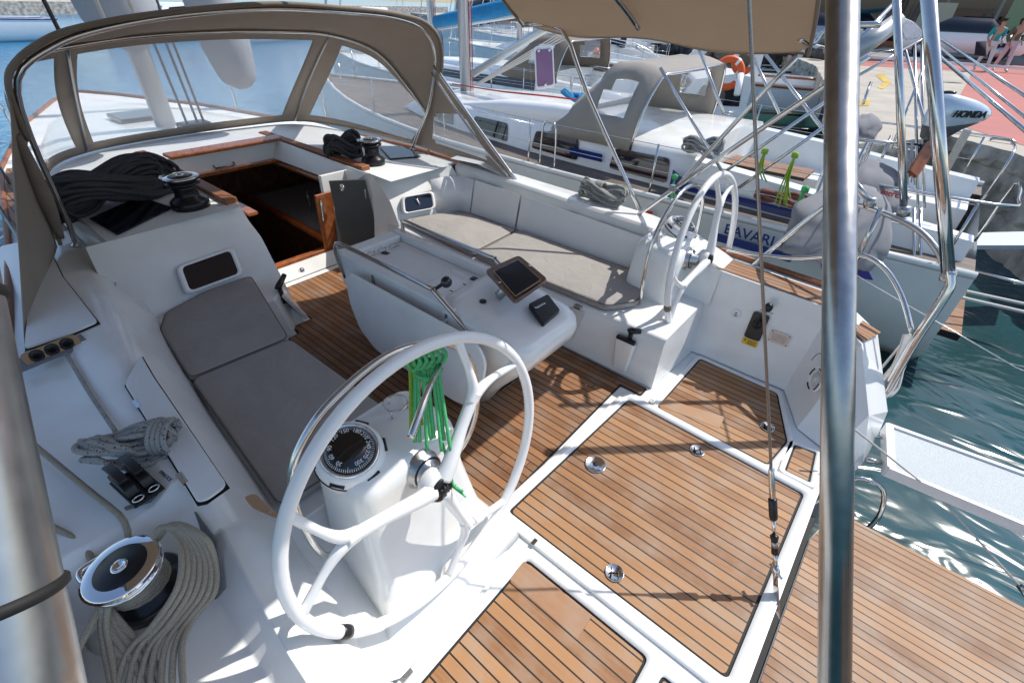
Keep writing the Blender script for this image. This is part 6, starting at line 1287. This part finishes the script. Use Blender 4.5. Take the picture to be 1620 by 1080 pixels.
SKIN = mat('skin', (.45, .24, .16), .6)
def skinmesh(name, V, E, R_, m_, parent, sub=2):
    me = bpy.data.meshes.new(name); me.from_pydata(V, E, []); o = bpy.data.objects.new(name, me); C.objects.link(o)
    if parent: o.parent = parent; o.matrix_parent_inverse = Matrix.Translation(parent.location).inverted()
    md = o.modifiers.new('skin', 'SKIN'); md.use_smooth_shade = True
    for i, r in enumerate(R_): me.skin_vertices[0].data[i].radius = r if isinstance(r, tuple) else (r, r)
    me.skin_vertices[0].data[0].use_root = True
    s = o.modifiers.new('sub', 'SUBSURF'); s.levels = 1; s.render_levels = sub; me.materials.append(m_); return o
def person(label, loc, head, top, legs, hair, h=1.66, stride=.22, jacket=None, cap=None, shoes=None, bend=0, logo=None):
    t = thing('person', label, 'person', loc, None); k = h / 1.7; ch, sh_ = math.cos(head), math.sin(head)
    def T(x, y, z):
        if bend and z > .95: a = bend; dz = z - .95; x, z = x + dz * math.sin(a), .95 + dz * math.cos(a)
        x *= k; y *= k; z *= k; return (loc[0] + x * ch - y * sh_, loc[1] + x * sh_ + y * ch, loc[2] + z)
    st = stride
    V = [T(0, 0, .96), T(0, 0, 1.15), T(0, 0, 1.38), T(.01, 0, 1.48), T(.02, 0, 1.55), T(.03, 0, 1.66),
         T(0, .09, .92), T(st * .55 + .03, .10, .50), T(st, .10, .09), T(st + .16, .11, .03),
         T(0, -.09, .92), T(-st * .35, -.10, .50), T(-st, -.10, .10), T(-st + .14, -.11, .03),
         T(0, .19, 1.39), T(-.05, .25, 1.13), T(.14, .20, .98), T(.21, .18, .93),
         T(0, -.19, 1.39), T(-.03, -.26, 1.13), T(.12, -.22, .95), T(.18, -.19, .89)]
    E = [(0, 1), (1, 2), (2, 3), (3, 4), (4, 5), (0, 6), (6, 7), (7, 8), (8, 9), (0, 10), (10, 11), (11, 12), (12, 13), (2, 14), (14, 15), (15, 16), (16, 17), (2, 18), (18, 19), (19, 20), (20, 21)]
    R_ = [.12, .11, .13, .055, .075, .085, .08, .055, .035, .035, .08, .055, .035, .035, .055, .042, .032, .03, .055, .042, .032, .03]
    R_ = [r * k for r in R_]; skinmesh('body', V, E, R_, SKIN, t)
    def sub(ids, ed, grow, nm, m_): mp_ = {a: i for i, a in enumerate(ids)}; return skinmesh(nm, [V[a] for a in ids], [(mp_[a], mp_[c_]) for a, c_ in ed], [R_[a] + grow * k for a in ids], m_, t)
    sub([0, 1, 2, 14, 15, 18, 19] + ([16, 20] if jacket else []), [(0, 1), (1, 2), (2, 14), (14, 15), (2, 18), (18, 19)] + ([(15, 16), (19, 20)] if jacket else []), .022, 'shirt' if not jacket else 'jacket', jacket or top)
    sub([0, 6, 7, 8, 10, 11, 12], [(0, 6), (6, 7), (7, 8), (0, 10), (10, 11), (11, 12)], .018, 'trousers', legs)
    for a, c_ in ((8, 9), (12, 13)): skinmesh('shoe', [V[a], V[c_]], [(0, 1)], [R_[a] + .012, R_[c_] + .01], shoes or WHT, t, 1)
    skinmesh('hair', [T(.0, 0, 1.62), T(-.015, 0, 1.70), T(-.05, 0, 1.60), T(-.06, 0, 1.50)], [(0, 1), (0, 2), (2, 3)], [.09 * k, .075 * k, .07 * k, .045 * k], hair, t, 1)
    fw = Vector((ch, sh_, 0)); sd_ = Vector((-sh_, ch, 0)); hc_ = Vector(T(.10, 0, 1.60))
    for s in (-1, 1): b = MB(); b.lathe([(.0, -.008), (.011, 0), (0, .008)], BLK, hc_ + sd_ * s * .03 * k + Vector((0, 0, .02)), fw, seg=8); b.build('eye', t)
    b = MB(); b.tube([hc_ + Vector((0, 0, .01)), hc_ + fw * .022 - Vector((0, 0, .02))], [.007, .013], SKIN, seg=6); b.build('nose', t)
    for a in (17, 21):
        for q in range(4): b = MB(); d = Vector(V[a]) - Vector(V[a - 1]); d.normalize(); pp0 = Vector(V[a]) + sd_ * (q - 1.5) * .014; b.tube([pp0, pp0 + d * .05 - Vector((0, 0, .03))], .008, SKIN, seg=5); b.build('finger', t)
    if cap: b = MB(); b.lathe([(.10 * k, -.02), (.10 * k, .02), (.07 * k, .07), (0, .09)], cap, T(.02, 0, 1.70), (0, 0, 1), seg=16); b.slab(rpoly([T(.08, .07, 1.70), T(.20, .05, 1.68), T(.20, -.05, 1.68), T(.08, -.07, 1.70)], .03), cap, .01); b.build('cap', t)
    if logo: text_obj(logo, 'shirt_letter', Vector(T(.16, .05, 1.2)), axes(sd_ * 1, (0, 0, 1)), .2, WHT, t, ext=.004, bold=.01)
    return t
JN = mat('denim', (.04, .08, .2), .9); PNK = mat('pale_pink_cloth', (.55, .42, .45), .9); WCL = mat('white_cloth', (.6, .58, .58), .9); TEAL = mat('teal_cloth', (.02, .30, .28), .85); OLV = mat('olive_cloth', (.10, .12, .07), .9); DKC = mat('dark_cloth', (.02, .02, .03), .9); HR = mat('dark_hair', (.03, .015, .01), .7)
f1, f2 = Vector((-0.323,-26.218,0.51)), Vector((-0.863,-26.621,0.51))
hd = math.atan2(-f1.y, -f1.x) + .5
person('pedestrian in a teal top and pale trousers with a dark jacket tied at the waist', (f1.x, f1.y, .51), hd, TEAL, WCL, HR, h=1.56)
person('pedestrian in an olive jacket with a letter on a black chest and pale pink trousers', (f2.x, f2.y, .51), hd, OLV, PNK, HR, h=1.60, jacket=OLV, logo='A')
f3 = Vector((-1.996,-38.875,0.51)); person('pedestrian in blue jeans at the right edge, striding', (f3.x, f3.y, .51), hd - 1.2, DKC, JN, HR, h=1.62, stride=.38, jacket=DKC)
b = MB(); b.loft([[_F(1553 + dx, 76 + dy, 14.0) for dx, dy in ((-9, -10), (8, -11), (7, 14), (-12, 12))], [_F(1553 + dx, 76 + dy, 13.85) for dx, dy in ((-8, -9), (7, -10), (6, 12), (-11, 11))]], DKC); o = b.build('tied_jacket'); o.parent = None; tag(o, 'dark jacket held at the waist of the teal-topped pedestrian', 'jacket')
pc = Vector(_F(942, 126, 15)); person('person in white with an orange cap bending over in a far cockpit', (pc.x, pc.y, pc.z - .25), 2.0, WCL, WCL, HR, h=1.4, cap=ORG, bend=1.1)
# ============================================================= OUR MAST, SAIL BAG AND LINES
GALU = mat('mast_grey', (.42, .44, .46), .4, .5)
b = MB(); b.tube([(7.25, -2.04, .85), (7.25, -2.04, 14)], .11, GALU, seg=16); b.build('mast', yacht)
b = MB()
for k, (y_, x_) in enumerate(((-2.30, 6.75), (-2.22, 6.72), (-2.10, 6.7))): b.tube([(x_, y_, .95), (x_ - .1, y_ + .15, 3.2)], .014, mat('halyard_dark', (.12, .12, .13), .8), seg=6)
b.build('halyards', yacht)
b = MB(); b.box((6.62, -2.34, .87), (6.84, -2.02, .95), ANOD); b.build('mast_blocks', yacht, bevel=.02)
SB = mat('sail_bag', (.34, .36, .39), .85, noise=.12, nscale=2, bump=.3, bscale=200)
b = MB(); b.tube([(6.05, -2.45, 3.0), (6.10, -2.48, 2.3), (6.12, -2.55, 1.75), (6.16, -2.60, 1.42), (6.16, -2.60, 1.32)], [.22, .23, .24, .18, .04], SB, seg=18, sub=5); o = b.build('sail_bag'); tag(o, 'grey-white furled sail bundle hanging before the sprayhood\'s middle window', 'sail bag')
b = MB(); b.tube([(5.9, -1.6, 3.2), (5.95, -1.62, 2.5), (6.0, -1.66, 2.0), (6.05, -1.7, 1.72)], [.34, .34, .30, .05], SB, seg=18, sub=5); o = b.build('sail_bag'); tag(o, 'broader grey sail bundle hanging above the near side of the sprayhood', 'sail bag')
for k, (a, c_) in enumerate((((5.5, -1.02, 3), (5.75, -1.12, 1.9)), ((5.35, -1.3, 3), (5.5, -1.4, 1.95)), ((5.3, -1.52, 3), (5.42, -1.6, 1.95)))):
    b = MB(); b.tube([a, c_], .016, BLK if k == 0 else WROPE, seg=6); o = b.build('halyard'); tag(o, 'taut line over the near sprayhood corner', 'rope', 'lines above the sprayhood')
# our lifelines and forward rail
for s in (1, -1):
    b = MB(); b.tube([(x, YC(x) + s * (h - .08), .57 + .02 * x + .6) for x, h in OUT if x > (2.5 if s < 0 else 4.5)], .004, SS, seg=5); b.build('lifeline', yacht)
    for x, h in ((4.6, 1.97), (6.4, 1.75), (8.2, 1.35)): b = MB(); b.tube([(x, YC(x) + s * (h - .08), .57 + .02 * x), (x, YC(x) + s * (h - .08), 1.17 + .02 * x)], .0125, SS, seg=7); b.build('stanchion', yacht)
b = MB(); b.box((7.9, -2.35, .80), (8.5, -1.75, .86), DGLASS); b.build('deck_window', yacht, bevel=.02)
